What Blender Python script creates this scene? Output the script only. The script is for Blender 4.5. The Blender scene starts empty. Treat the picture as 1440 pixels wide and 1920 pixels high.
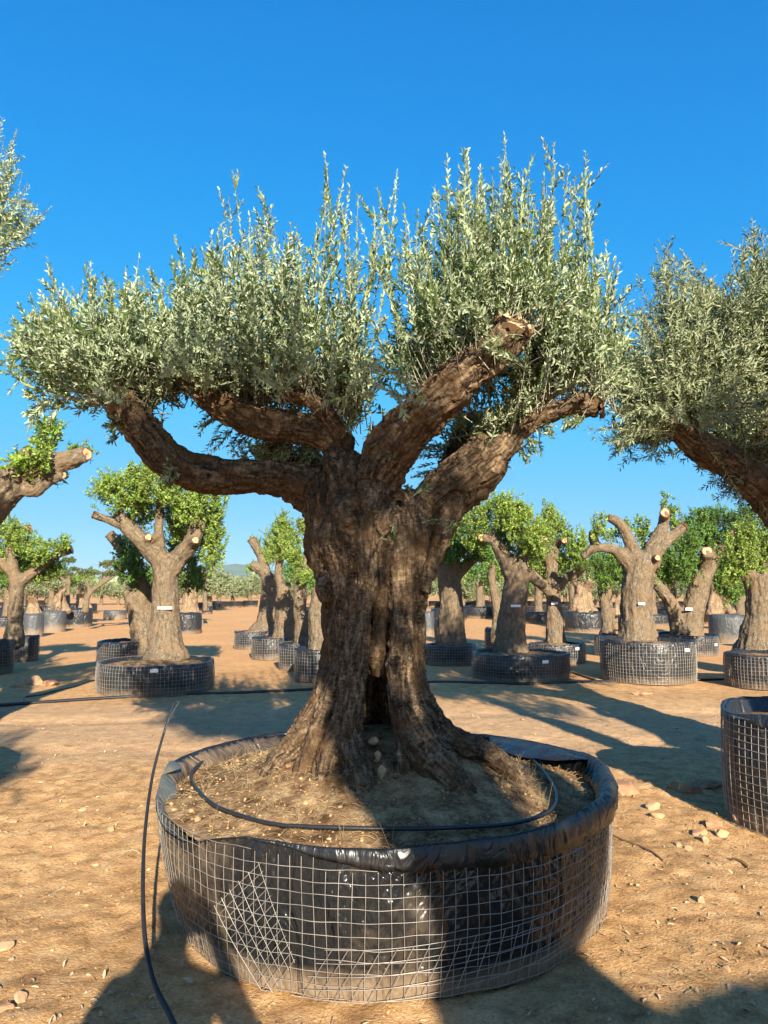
import bpy, math, random
import numpy as np
from mathutils import Vector
RNG = np.random.default_rng(11)
random.seed(5)
S = bpy.context.scene
COL = S.collection
rad = math.radians

# ------------------------------------------------------------------ camera, sky, sun
H, PITCH, F = 1.5, rad(5.8), 1387.0          # eye height, upward tilt, focal length in px of the 1440x1920 photo
cam_d = bpy.data.cameras.new('camera'); cam = bpy.data.objects.new('camera', cam_d); COL.objects.link(cam)
cam.location = (0, 0, H); cam.rotation_euler = (rad(90) + PITCH, 0, 0)
cam_d.sensor_fit = 'VERTICAL'; cam_d.sensor_height = 24.0; cam_d.lens = 24.0 * F / 1920
cam_d.clip_start = 0.03; cam_d.clip_end = 20000
S.camera = cam
SUN_AZ, SUN_EL = rad(12.8), rad(22.0)        # behind the camera, to its right
to_sun = Vector((math.sin(SUN_AZ) * math.cos(SUN_EL), -math.cos(SUN_AZ) * math.cos(SUN_EL), math.sin(SUN_EL)))
w = bpy.data.worlds.new('World'); S.world = w; w.use_nodes = True
wn, wl = w.node_tree.nodes, w.node_tree.links
bg = wn['Background']
sky = wn.new('ShaderNodeTexSky'); sky.sky_type = 'NISHITA'; sky.sun_disc = False
sky.sun_elevation = SUN_EL; sky.sun_rotation = math.pi - SUN_AZ
sky.altitude = 0; sky.air_density = 1.0; sky.dust_density = 0.25; sky.ozone_density = 4.0
def vm(op, x, val):
    m = wn.new('ShaderNodeVectorMath'); m.operation = op
    wl.new(x, m.inputs[0])
    if hasattr(val, 'links'): wl.new(val, m.inputs[1])
    else: m.inputs[1].default_value = val
    return m.outputs[0]
base = vm('MULTIPLY', sky.outputs[0], (.1154,) * 3)
crv = wn.new('ShaderNodeRGBCurve')            # camera-like colour response of the whole sky
for k, pts_ in enumerate([[(0, 0), (.075, .004), (.137, .014), (.31, .095), (.62, .21), (.8, .27), (1, .33)],
                          [(0, 0), (.15, .18), (.27, .285), (.43, .40), (.65, .45), (.92, .52), (1, .55)],
                          [(0, 0), (.30, .54), (.51, .69), (.74, .77), (1, .77)]]):
    c_ = crv.mapping.curves[k]
    c_.points[0].location = pts_[0]; c_.points[1].location = pts_[-1]
    for q_ in pts_[1:-1]: c_.points.new(*q_)
crv.mapping.update()
wl.new(base, crv.inputs['Color'])
glow = vm('MULTIPLY', vm('MAXIMUM', vm('SUBTRACT', base, (.85,) * 3), (0, 0, 0)), (.35, .22, .10))
tcw = wn.new('ShaderNodeTexCoord')          # extra warm sky light added round the sun, out of view, to neutralise shade
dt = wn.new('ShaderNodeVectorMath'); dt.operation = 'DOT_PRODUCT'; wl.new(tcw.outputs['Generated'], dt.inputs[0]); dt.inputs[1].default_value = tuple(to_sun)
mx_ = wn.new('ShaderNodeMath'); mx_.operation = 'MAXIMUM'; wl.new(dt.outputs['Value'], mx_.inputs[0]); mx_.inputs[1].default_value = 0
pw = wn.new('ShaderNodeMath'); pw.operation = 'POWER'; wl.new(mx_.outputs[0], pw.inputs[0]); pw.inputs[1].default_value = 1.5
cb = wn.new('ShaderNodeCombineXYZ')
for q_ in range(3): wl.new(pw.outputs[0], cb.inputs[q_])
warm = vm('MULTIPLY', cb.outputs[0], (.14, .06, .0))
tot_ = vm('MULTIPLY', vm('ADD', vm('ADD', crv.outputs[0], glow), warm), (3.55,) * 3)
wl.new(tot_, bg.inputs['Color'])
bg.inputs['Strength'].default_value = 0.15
sd = bpy.data.lights.new('sun', 'SUN'); sd.energy = 5.0; sd.angle = rad(0.5); sd.color = (1.0, 0.90, 0.72)
so = bpy.data.objects.new('sun', sd); COL.objects.link(so); so.location = (5, -10, 10)
so.rotation_euler = to_sun.to_track_quat('Z', 'Y').to_euler()
S.view_settings.view_transform = 'Standard'; S.view_settings.look = 'None'
S.view_settings.exposure = 1.38; S.view_settings.gamma = 1.0
S.cycles.max_bounces = 6; S.cycles.diffuse_bounces = 3; S.cycles.transparent_max_bounces = 6

CP, SP = math.cos(PITCH), math.sin(PITCH)
def P(px, py, Y):
    """world point seen at photo pixel (px, py) at depth y = Y"""
    a, b = (px - 720) / F, (py - 960) / F
    t = Y / (CP + b * SP)
    return np.array((a * t, Y, H - t * (b * CP - SP)))
def ground_d(py):
    b = (py - 960) / F
    return H * (CP + b * SP) / (b * CP - SP)

# ------------------------------------------------------------------ numpy noise
def _hash(i, j, k, seed):
    h = (i * 374761393 + j * 668265263 + k * 2147483647 + seed * 1274126177) & 0xffffffff
    h = ((h ^ (h >> 13)) * 1274126177) & 0xffffffff
    h = (h ^ (h >> 16)) & 0xffffffff
    return h / 4294967295.0
def vnoise(p, seed=0):
    p = np.asarray(p, float)
    f = np.floor(p).astype(np.int64); t = p - f; t = t * t * (3 - 2 * t)
    r = 0
    for di in (0, 1):
        for dj in (0, 1):
            for dk in (0, 1):
                wgt = (t[:, 0] if di else 1 - t[:, 0]) * (t[:, 1] if dj else 1 - t[:, 1]) * (t[:, 2] if dk else 1 - t[:, 2])
                r = r + wgt * _hash(f[:, 0] + di, f[:, 1] + dj, f[:, 2] + dk, seed)
    return r * 2 - 1
def fbm(p, octv=4, seed=0):
    r = 0; a = 0.5; q = np.asarray(p, float)
    for o in range(octv):
        r = r + a * vnoise(q, seed + o * 17); q = q * 2.03 + 3.7; a *= 0.5
    return r

# ------------------------------------------------------------------ mesh building
class MB:
    def __init__(s): s.v = []; s.f = []; s.n = 0; s.at = []
    def add(s, v, f, attr=None):
        v = np.asarray(v, float).reshape(-1, 3); f = np.asarray(f, np.int64)
        s.v.append(v); s.f.append(f + s.n); s.n += len(v)
        s.at.append(np.zeros(len(v)) if attr is None else np.broadcast_to(attr, (len(v),)))
        return s
    def mesh(s, name, off=(0, 0, 0), smooth=True):
        me = bpy.data.meshes.new(name)
        V = np.concatenate(s.v) - np.asarray(off); me.vertices.add(len(V)); me.vertices.foreach_set('co', V.ravel())
        tot = np.concatenate([np.full(len(f), f.shape[1]) for f in s.f]); flat = np.concatenate([f.ravel() for f in s.f])
        st = np.concatenate(([0], np.cumsum(tot)[:-1]))
        me.loops.add(len(flat)); me.loops.foreach_set('vertex_index', flat.astype(np.int32))
        me.polygons.add(len(tot)); me.polygons.foreach_set('loop_start', st.astype(np.int32)); me.polygons.foreach_set('loop_total', tot.astype(np.int32))
        me.polygons.foreach_set('use_smooth', np.full(len(tot), smooth))
        me.update(calc_edges=True)
        a = me.attributes.new('rnd', 'FLOAT', 'POINT'); a.data.foreach_set('value', np.concatenate(s.at).astype(np.float32))
        return me
def link(name, me, mat=None, parent=None):
    o = bpy.data.objects.new(name, me); COL.objects.link(o)
    if mat and me and not len(me.materials): me.materials.append(mat)
    if parent: o.parent = parent
    return o
def tag(o, label, cat=None, group=None, kind=None):
    o['label'] = label
    if cat: o['category'] = cat
    if group: o['group'] = group
    if kind: o['kind'] = kind
    return o
def thing(name, label, cat, loc, group=None):
    o = bpy.data.objects.new(name, None); COL.objects.link(o); o.location = tuple(loc); o.empty_display_size = .1
    return tag(o, label, cat, group)
def origin(parent):
    r = np.zeros(3)
    while parent: r = r + np.array(parent.location); parent = parent.parent
    return r
def part(name, mb, mat, parent, smooth=True, label=None):
    o = link(name, mb.mesh(name, origin(parent), smooth), mat, parent)
    if label: o['label'] = label
    return o
def crown_part(lm, sm, mleaf, mtwig, parent):
    nl = sum(len(f) for f in lm.f); mb = MB(); mb.v = lm.v + sm.v; mb.at = lm.at + sm.at; mb.f = lm.f + [f + lm.n for f in sm.f]; mb.n = lm.n + sm.n
    me = mb.mesh('crown', origin(parent)); me.materials.append(mleaf); me.materials.append(mtwig)
    ix = np.zeros(len(me.polygons), np.int32); ix[nl:] = 1; me.polygons.foreach_set('material_index', ix)
    return link('crown', me, None, parent)
def solo(name, mb, mat, label, cat, group=None, kind=None, smooth=True):
    V = np.concatenate(mb.v); c = (V.min(0) + V.max(0)) / 2; c[2] = V[:, 2].min()
    if kind: c = np.zeros(3)
    o = link(name, mb.mesh(name, c, smooth), mat); o.location = tuple(c)
    return tag(o, label, cat, group, kind)

def smooth_path(pts, rs, step):
    """Catmull-Rom resample"""
    p = np.asarray(pts, float); r = np.asarray(rs, float)
    P_ = np.vstack([2 * p[0] - p[1], p, 2 * p[-1] - p[-2]]); R_ = np.concatenate([[r[0]], r, [r[-1]]])
    op, orr = [], []
    for i in range(1, len(P_) - 2):
        n = max(2, int(np.linalg.norm(P_[i + 1] - P_[i]) / step))
        t = np.linspace(0, 1, n, endpoint=False)[:, None]
        a, b, c, d = P_[i - 1], P_[i], P_[i + 1], P_[i + 2]
        op.append(.5 * (2 * b + (c - a) * t + (2 * a - 5 * b + 4 * c - d) * t ** 2 + (3 * b - a - 3 * c + d) * t ** 3))
        orr.append(R_[i] + (R_[i + 1] - R_[i]) * (t[:, 0] ** 2 * (3 - 2 * t[:, 0])))
    op.append(p[-1:]); orr.append(r[-1:])
    return np.vstack(op), np.concatenate(orr)
def frames(p):
    T = np.gradient(p, axis=0); T /= np.linalg.norm(T, axis=1)[:, None] + 1e-9
    u = np.cross(T[0], (0, 0, 1.0)); 
    if np.linalg.norm(u) < .1: u = np.cross(T[0], (0, 1.0, 0))
    U = []
    for t in T:
        u = u - t * np.dot(u, t); u /= np.linalg.norm(u) + 1e-9; U.append(u)
    U = np.array(U); return T, U, np.cross(T, U)
def tube(mb, pts, rs, n=8, closed=False, attr=None, caps=True):
    p = np.asarray(pts, float); r = np.broadcast_to(np.asarray(rs, float), (len(p),))
    if closed:
        T = np.roll(p, -1, 0) - np.roll(p, 1, 0); T /= np.linalg.norm(T, axis=1)[:, None]
        U = np.cross(T, (0, 0, 1.0)); U /= np.linalg.norm(U, axis=1)[:, None]; W = np.cross(T, U)
    else: T, U, W = frames(p)
    a = np.arange(n) * 2 * math.pi / n
    V = p[:, None] + r[:, None, None] * (U[:, None] * np.cos(a)[None, :, None] + W[:, None] * np.sin(a)[None, :, None])
    m = len(p); i = np.arange(m if closed else m - 1)[:, None]; j = np.arange(n)[None]
    i2 = (i + 1) % m; j2 = (j + 1) % n
    f = np.stack([i * n + j, i * n + j2, i2 * n + j2, i2 * n + j], -1).reshape(-1, 4)
    mb.add(V, f, attr)
    if caps and not closed:
        for k, row in ((0, 0), (1, m - 1)):
            c = np.vstack([V[row], p[row] + T[row] * (r[row] * (.35 if k else -.35))])
            tri = np.array([[q, (q + 1) % n, n] for q in range(n)])
            if not k: tri = tri[:, ::-1]
            mb.add(c, tri, attr)
def box(mb, c, sx, sy, sz, rotz=0, attr=None):
    c = np.asarray(c, float)
    v = np.array([(x, y, z) for x in (-.5, .5) for y in (-.5, .5) for z in (-.5, .5)]) * (sx, sy, sz)
    cs, sn = math.cos(rotz), math.sin(rotz); v = np.stack([v[:, 0] * cs - v[:, 1] * sn, v[:, 0] * sn + v[:, 1] * cs, v[:, 2]], 1)
    mb.add(v + c, [(0, 1, 3, 2), (4, 6, 7, 5), (0, 4, 5, 1), (2, 3, 7, 6), (0, 2, 6, 4), (1, 5, 7, 3)], attr)
def ico(n=2):
    import bmesh
    bm = bmesh.new(); bmesh.ops.create_icosphere(bm, subdivisions=n, radius=1)
    v = np.array([x.co[:] for x in bm.verts]); f = np.array([[y.index for y in x.verts] for x in bm.faces]); bm.free(); return v, f
ICO1, ICO2, ICO3 = ico(1), ico(2), ico(4)
def rock(mb, c, size, seed, sub=None, attr=None):
    v, f = sub or ICO2
    q = v * (1 + .35 * vnoise(v * 1.3 + seed * 7.1, seed)[:, None] + .08 * vnoise(v * 4 + seed, seed)[:, None])
    # cut flat facets
    g = np.random.default_rng(seed)
    for _ in range(6):
        n = g.normal(size=3); n /= np.linalg.norm(n); d = q @ n - g.uniform(.42, .72)
        q = q - n * np.maximum(d, 0)[:, None] * .9
    mb.add(q * np.asarray(size) + np.asarray(c), f, attr)

# ------------------------------------------------------------------ materials
def mat(name):
    m = bpy.data.materials.new(name); m.use_nodes = True
    return m, m.node_tree.nodes, m.node_tree.links, m.node_tree.nodes['Principled BSDF']
def ramp(n, stops):
    r = n.new('ShaderNodeValToRGB'); e = r.color_ramp.elements
    while len(e) < len(stops): e.new(.5)
    for x, (p, c) in zip(e, stops): x.position = p; x.color = (*c, 1)
    return r
def noise(n, l, vec, scale, detail=4, rough=.55, dist=0):
    t = n.new('ShaderNodeTexNoise'); t.inputs['Scale'].default_value = scale; t.inputs['Detail'].default_value = detail
    t.inputs['Roughness'].default_value = rough; t.inputs['Distortion'].default_value = dist
    if vec is not None: l.new(vec, t.inputs['Vector'])
    return t
def mapping(n, l, vec, scale):
    m = n.new('ShaderNodeMapping'); m.inputs['Scale'].default_value = scale; l.new(vec, m.inputs['Vector']); return m.outputs[0]
def mix(n, l, a, b, fac, mode='MIX'):
    m = n.new('ShaderNodeMix'); m.data_type = 'RGBA'; m.blend_type = mode
    for s_, i in ((fac, 0), (a, 6), (b, 7)):
        if hasattr(s_, 'links'): l.new(s_, m.inputs[i])
        elif isinstance(s_, (int, float)): m.inputs[i].default_value = s_
        else: m.inputs[i].default_value = (*s_, 1)
    return m.outputs[2]
def bump(n, l, h, strength, dist, bsdf, prev=None):
    b = n.new('ShaderNodeBump'); b.inputs['Strength'].default_value = strength; b.inputs['Distance'].default_value = dist
    l.new(h, b.inputs['Height'])
    if prev: l.new(prev, b.inputs['Normal'])
    l.new(b.outputs[0], bsdf.inputs['Normal']); return b.outputs[0]
def texco(n): return n.new('ShaderNodeTexCoord').outputs['Object']

def bark_mat(name, stops, patch, k=1.0, strength=.6):
    m, n, l, b = mat(name)
    a = n.new('ShaderNodeAttribute'); a.attribute_name = 'bk'; v = a.outputs['Vector']
    long_ = noise(n, l, mapping(n, l, v, (9 * k, 34 * k, 34 * k)), 1, 8, .68, 1.0)
    cross = noise(n, l, mapping(n, l, v, (70 * k, 24 * k, 24 * k)), 1, 5, .6, 1.2)
    vor = n.new('ShaderNodeTexVoronoi'); vor.feature = 'DISTANCE_TO_EDGE'; vor.inputs['Scale'].default_value = 1
    wob = n.new('ShaderNodeVectorMath'); wob.operation = 'MULTIPLY_ADD'; wob.inputs[1].default_value = (2.4,) * 3
    wv_ = noise(n, l, v, 9 * k, 3); l.new(wv_.outputs['Color'], wob.inputs[0]); l.new(mapping(n, l, v, (14 * k, 58 * k, 58 * k)), wob.inputs[2]); l.new(wob.outputs[0], vor.inputs['Vector'])
    vr = ramp(n, [(0, (.3, .3, .3)), (.07, (1, 1, 1))]); l.new(vor.outputs['Distance'], vr.inputs[0])
    r = ramp(n, stops); mx = mix(n, l, long_.outputs[0], cross.outputs[0], .35)
    l.new(mx, r.inputs[0])
    big = noise(n, l, texco(n), 4.5, 4, .6); br = ramp(n, [(.45, (0, 0, 0)), (.68, (1, 1, 1))]); l.new(big.outputs[0], br.inputs[0])
    c = mix(n, l, r.outputs[0], patch, br.outputs[0])
    pk = noise(n, l, texco(n), 55 * k, 4, .7); pr = ramp(n, [(.3, (.55, .55, .55)), (.7, (1.25, 1.25, 1.25))]); l.new(pk.outputs[0], pr.inputs[0])
    c = mix(n, l, c, pr.outputs[0], .8, 'MULTIPLY')
    c = mix(n, l, c, mix(n, l, (.45, .4, .35), (1, 1, 1), vr.outputs[0]), .45, 'MULTIPLY')
    l.new(c, b.inputs['Base Color']); b.inputs['Roughness'].default_value = .92; b.inputs['Specular IOR Level'].default_value = .15
    p = bump(n, l, mx, strength, .03, b); p = bump(n, l, vr.outputs[0], strength * .5, .006, b, p)
    return m
M_olive_bark = bark_mat('olive_bark', [(.38, (.016, .011, .008)), (.47, (.085, .056, .034)), (.56, (.26, .18, .112)), (.68, (.50, .385, .26))], (.125, .072, .036), 1.0, .9)
M_carob_bark = bark_mat('carob_bark', [(.36, (.045, .032, .022)), (.5, (.165, .125, .085)), (.64, (.33, .265, .185))], (.22, .15, .09), 1.0, .7)
M_pale_bark = bark_mat('pale_olive_bark', [(.36, (.07, .045, .03)), (.5, (.26, .18, .11)), (.66, (.44, .33, .22))], (.33, .23, .14), .5, .8)

def leaf_mat(name, top, under, young, trans=.25, rough=.5, spec=.35):
    m, n, l, b = mat(name)
    a = n.new('ShaderNodeAttribute'); a.attribute_name = 'rnd'
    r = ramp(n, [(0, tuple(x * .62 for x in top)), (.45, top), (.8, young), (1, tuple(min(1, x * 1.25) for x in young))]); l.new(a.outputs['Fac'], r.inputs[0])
    g = n.new('ShaderNodeNewGeometry')
    c = mix(n, l, r.outputs[0], under, g.outputs['Backfacing'])
    l.new(c, b.inputs['Base Color']); b.inputs['Roughness'].default_value = rough; b.inputs['Specular IOR Level'].default_value = spec
    t = n.new('ShaderNodeBsdfTranslucent'); l.new(mix(n, l, c, (1.0, 1.0, .55), .4, 'MULTIPLY'), t.inputs['Color'])
    ms = n.new('ShaderNodeMixShader'); ms.inputs[0].default_value = trans
    l.new(b.outputs[0], ms.inputs[1]); l.new(t.outputs[0], ms.inputs[2]); l.new(ms.outputs[0], n['Material Output'].inputs['Surface'])
    return m
M_olive_leaf = leaf_mat('olive_leaf', (.125, .185, .058), (.41, .48, .30), (.56, .635, .32), .34, .38, .5)
M_olive_leaf_gold = leaf_mat('golden_olive_leaf', (.105, .14, .04), (.29, .33, .18), (.50, .52, .23), .22)
M_olive_leaf_far = leaf_mat('far_olive_leaf', (.17, .21, .08), (.32, .36, .2), (.36, .4, .17), .2, .7, .15)
M_carob_leaf = leaf_mat('carob_leaf', (.20, .35, .04), (.32, .43, .10), (.55, .64, .12), .4, .4)
M_carob_leaf_shade = leaf_mat('shaded_carob_leaf', (.07, .19, .022), (.16, .30, .06), (.26, .42, .05), .35, .4)  # darker copy of the carob leaf: shade put into the colour of shaded crowns
M_clipped = leaf_mat('clipped_leaf', (.07, .10, .03), (.14, .17, .07), (.2, .23, .08), .1, .7, .15)
def flat(name, c, rough=.8, spec=.3, var=.25, scale=30, metal=0, bstr=.3, bdist=.003):
    m, n, l, b = mat(name)
    t = noise(n, l, texco(n), scale, 5, .6)
    r = ramp(n, [(.25, tuple(x * (1 - var) for x in c)), (.75, tuple(min(1, x * (1 + var)) for x in c))]); l.new(t.outputs[0], r.inputs[0])
    l.new(r.outputs[0], b.inputs['Base Color']); b.inputs['Roughness'].default_value = rough; b.inputs['Metallic'].default_value = metal
    b.inputs['Specular IOR Level'].default_value = spec
    if bstr: bump(n, l, t.outputs[0], bstr, bdist, b)
    return m
M_twig = flat('pale_twig', (.33, .31, .22), .8)
M_twig_brown = flat('brown_twig', (.17, .11, .06), .9)
M_hollow = flat('rotten_wood', (.045, .028, .016), 1.0, .05)
M_dry = flat('dry_straw', (.34, .245, .13), .9, .1, .3, 8, bstr=0)
M_tag = flat('white_plastic_label', (.8, .8, .78), .5, bstr=0)
M_wire = flat('galvanised_wire', (.34, .31, .28), .5, .5, .45, 9, .4, 0)
M_pipe = flat('black_polythene_pipe', (.018, .018, .02), .35, .5, .3, 40)
M_rust = flat('brown_weathered_pipe', (.10, .06, .04), .6, .4, .3, 40)
M_pipe_band = M_pipe
def cutwood(name, c1, c2):
    m, n, l, b = mat(name)
    a = n.new('ShaderNodeAttribute'); a.attribute_name = 'rnd'
    t = noise(n, l, texco(n), 40, 4, .7); ad = n.new('ShaderNodeMath'); ad.operation = 'MULTIPLY_ADD'
    l.new(t.outputs[0], ad.inputs[0]); ad.inputs[1].default_value = .35; l.new(a.outputs['Fac'], ad.inputs[2])
    r = ramp(n, [(.15, c1), (.55, c2), (.95, c2), (1, tuple(x * .35 for x in c1))]); l.new(ad.outputs[0], r.inputs[0])
    l.new(r.outputs[0], b.inputs['Base Color']); b.inputs['Roughness'].default_value = .85; bump(n, l, t.outputs[0], .5, .01, b); return m
M_cut = cutwood('sawn_wood', (.42, .15, .06), (.56, .34, .18))
M_cut_old = cutwood('weathered_sawn_wood', (.40, .22, .10), (.56, .36, .18))

def plastic(name, dust_top, base=(.011, .012, .014), rough=.30, amt=.55, wr=.5, side=0):
    m, n, l, b = mat(name); tc = texco(n)
    sx = n.new('ShaderNodeSeparateXYZ'); l.new(tc, sx.inputs[0])
    big = noise(n, l, tc, 3.2, 5, .65); fine = noise(n, l, tc, 26, 4, .6)
    mr = n.new('ShaderNodeMapRange'); l.new(sx.outputs[2], mr.inputs[0])
    mr.inputs[1].default_value = max(dust_top, .0001); mr.inputs[2].default_value = 0; mr.inputs[3].default_value = 0; mr.inputs[4].default_value = .75 if dust_top > 0 else 0
    ad = n.new('ShaderNodeMath'); ad.operation = 'MULTIPLY_ADD'; l.new(big.outputs[0], ad.inputs[0]); ad.inputs[1].default_value = 1.0; l.new(mr.outputs[0], ad.inputs[2])
    if side:      # dust blown onto the left flank
        ms_ = n.new('ShaderNodeMapRange'); l.new(sx.outputs[0], ms_.inputs[0]); ms_.inputs[1].default_value = -.45; ms_.inputs[2].default_value = -1.1; ms_.inputs[3].default_value = 0; ms_.inputs[4].default_value = side
        a2 = n.new('ShaderNodeMath'); l.new(ms_.outputs[0], a2.inputs[0]); l.new(mr.outputs[0], a2.inputs[1]); l.new(a2.outputs[0], ad.inputs[2])
    r = ramp(n, [(.55, (0, 0, 0)), (1.0, (amt, amt, amt))]); l.new(ad.outputs[0], r.inputs[0])
    c = mix(n, l, base, (.30, .21, .13), r.outputs[0]); l.new(c, b.inputs['Base Color'])
    rr = mix(n, l, (rough,) * 3, (.8,) * 3, r.outputs[0]); l.new(rr, b.inputs['Roughness']); b.inputs['Specular IOR Level'].default_value = .5
    wv = noise(n, l, mapping(n, l, tc, (5, 5, 2.2)), 1.6, 3, .5, 1.5)
    p = bump(n, l, wv.outputs[0], wr, .05, b); bump(n, l, fine.outputs[0], .25, .004, b, p)
    return m
M_liner = plastic('black_polythene_liner', .12, rough=.22, amt=.6, wr=.9, side=.45)
M_cuff = plastic('folded_black_polythene', -1, (.014, .015, .017), .34, .35, .8)
M_dusty = plastic('dusty_polythene', -1, (.10, .105, .09), .42, .8, .3)
M_liner_far = plastic('black_pot_liner', .14, (.020, .022, .026), .36, .5, .8)
M_pot_grey = plastic('grey_dusty_pot', .3, (.06, .065, .07), .5, .6, .5)

def ground_mat():
    m, n, l, b = mat('orange_earth'); tc = texco(n)
    g1 = noise(n, l, tc, .55, 5, .6); g2 = noise(n, l, tc, 7, 6, .68); g3 = noise(n, l, tc, 70, 5, .7)
    r1 = ramp(n, [(.34, (.37, .215, .10)), (.5, (.60, .37, .175)), (.66, (.72, .485, .255))]); l.new(g2.outputs[0], r1.inputs[0])
    r2 = ramp(n, [(.35, (.72, .64, .56)), (.65, (1.1, 1.04, .98))]); l.new(g1.outputs[0], r2.inputs[0])
    c = mix(n, l, r1.outputs[0], r2.outputs[0], .8, 'MULTIPLY')
    r3 = ramp(n, [(.3, (.5, .45, .4)), (.5, (1, 1, 1)), (.72, (1.35, 1.35, 1.35))]); l.new(g3.outputs[0], r3.inputs[0])
    c = mix(n, l, c, r3.outputs[0], .7, 'MULTIPLY')
    # dark organic stains
    g4 = noise(n, l, tc, 1.7, 6, .75, .5); r4 = ramp(n, [(.56, (0, 0, 0)), (.7, (1, 1, 1))]); l.new(g4.outputs[0], r4.inputs[0])
    st = n.new('ShaderNodeMath'); st.operation = 'MULTIPLY'; l.new(r4.outputs[0], st.inputs[0]); st.inputs[1].default_value = .5
    c = mix(n, l, c, (.21, .13, .075), st.outputs[0])
    # compacted, greyer track across the picture
    sx = n.new('ShaderNodeSeparateXYZ'); l.new(tc, sx.inputs[0])
    tr = n.new('ShaderNodeMath'); tr.operation = 'MULTIPLY_ADD'; l.new(g1.outputs[0], tr.inputs[0]); tr.inputs[1].default_value = 1.2; l.new(sx.outputs[1], tr.inputs[2])
    trr = ramp(n, [(.0, (0, 0, 0)), (.35, (1, 1, 1)), (.75, (1, 1, 1)), (1, (0, 0, 0))]); mp = n.new('ShaderNodeMapRange')
    l.new(tr.outputs[0], mp.inputs[0]); mp.inputs[1].default_value = 6.6; mp.inputs[2].default_value = 10.9; l.new(mp.outputs[0], trr.inputs[0])
    st2 = n.new('ShaderNodeMath'); st2.operation = 'MULTIPLY'; l.new(trr.outputs[0], st2.inputs[0]); st2.inputs[1].default_value = .5
    c = mix(n, l, c, (.50, .34, .21), st2.outputs[0])
    mf = n.new('ShaderNodeMapRange'); l.new(sx.outputs[1], mf.inputs[0]); mf.inputs[1].default_value = 9; mf.inputs[2].default_value = 16; mf.inputs[4].default_value = .6
    c = mix(n, l, c, (.66, .34, .145), mf.outputs[0])
    l.new(c, b.inputs['Base Color']); b.inputs['Roughness'].default_value = .97; b.inputs['Specular IOR Level'].default_value = .08
    p = bump(n, l, g2.outputs[0], .5, .02, b); bump(n, l, g3.outputs[0], 1.0, .014, b, p)
    return m
M_ground = ground_mat()
def soil_mat():
    m, n, l, b = mat('potting_soil'); tc = texco(n)
    a = noise(n, l, tc, 9, 6, .7); c_ = noise(n, l, tc, 60, 5, .75)
    r = ramp(n, [(.36, (.09, .052, .028)), (.5, (.27, .165, .085)), (.66, (.50, .35, .19))]); l.new(a.outputs[0], r.inputs[0])
    r2 = ramp(n, [(.3, (.45, .42, .4)), (.55, (1, 1, 1)), (.75, (1.5, 1.45, 1.35))]); l.new(c_.outputs[0], r2.inputs[0])
    l.new(mix(n, l, r.outputs[0], r2.outputs[0], .8, 'MULTIPLY'), b.inputs['Base Color']); b.inputs['Roughness'].default_value = 1; b.inputs['Specular IOR Level'].default_value = .05
    p = bump(n, l, a.outputs[0], .8, .03, b); bump(n, l, c_.outputs[0], 1, .012, b, p); return m
M_soil = soil_mat()
def stone_mat(name, c, c2):
    m, n, l, b = mat(name); tc = texco(n); a = noise(n, l, tc, 12, 5, .65)
    at = n.new('ShaderNodeAttribute'); at.attribute_name = 'rnd'
    r = ramp(n, [(.35, c), (.65, c2)]); l.new(a.outputs[0], r.inputs[0])
    r2 = ramp(n, [(0, (.6, .55, .5)), (1, (1.25, 1.2, 1.15))]); l.new(at.outputs['Fac'], r2.inputs[0])
    l.new(mix(n, l, r.outputs[0], r2.outputs[0], 1.0, 'MULTIPLY'), b.inputs['Base Color']); b.inputs['Roughness'].default_value = .9; bump(n, l, a.outputs[0], .5, .01, b); return m
M_stone = stone_mat('pale_limestone', (.34, .22, .125), (.50, .355, .215))
M_stone_red = stone_mat('red_stone', (.32, .16, .09), (.50, .30, .17))
M_gravel = stone_mat('gravel', (.34, .20, .095), (.50, .33, .17))

# ------------------------------------------------------------------ ground: one sheet to the horizon
def axis(fine_lo, fine_hi, step, lo, hi):
    a = list(np.arange(fine_lo, fine_hi, step)); s = step; x = fine_hi
    while x < hi: a.append(x); s *= 1.16; x += s
    a.append(hi); s = step; x = fine_lo - step; pre = []
    while x > lo: pre.append(x); s *= 1.16; x -= s
    pre.append(lo); return np.array(pre[::-1] + a)
def ground_h(x, y):
    p = np.stack([x, y, np.zeros_like(x)], 1)
    d = np.hypot(x, y)
    near = np.clip(1.4 - d / 12, 0, 1)
    h = .030 * fbm(p * .8, 3, 3) + near * (.016 * fbm(p * 4.5, 4, 5) + .012 * np.abs(vnoise(p * 16, 9)) + .008 * vnoise(p * 34, 12))
    for yc, am in ((7.3, .03), (8.9, .035)):      # wheel ruts of the track across the picture
        h = h - am * np.exp(-((y - yc - .25 * np.sin(x * .35)) / .22) ** 2) * (1 + .5 * vnoise(p * (2, 2, 1), 33))
    return h * np.clip(1.5 - d / 120, 0, 1) - .01
xs = axis(-3.6, 4.4, .032, -5000, 5000); ys = axis(1.9, 9.6, .032, -3000, 9000)
X, Y = np.meshgrid(xs, ys); V = np.stack([X.ravel(), Y.ravel(), ground_h(X.ravel(), Y.ravel())], 1)
nx, ny = len(xs), len(ys); i, j = np.meshgrid(np.arange(nx - 1), np.arange(ny - 1)); a = (j * nx + i).ravel()
g = MB(); g.add(V, np.stack([a, a + 1, a + 1 + nx, a + nx], 1))
o = link('ground', g.mesh('ground'), M_ground); tag(o, 'orange stony nursery earth with a beaten track', None, None, 'structure')
def gz(x, y): return float(ground_h(np.array([float(x)]), np.array([float(y)]))[0])

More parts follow.
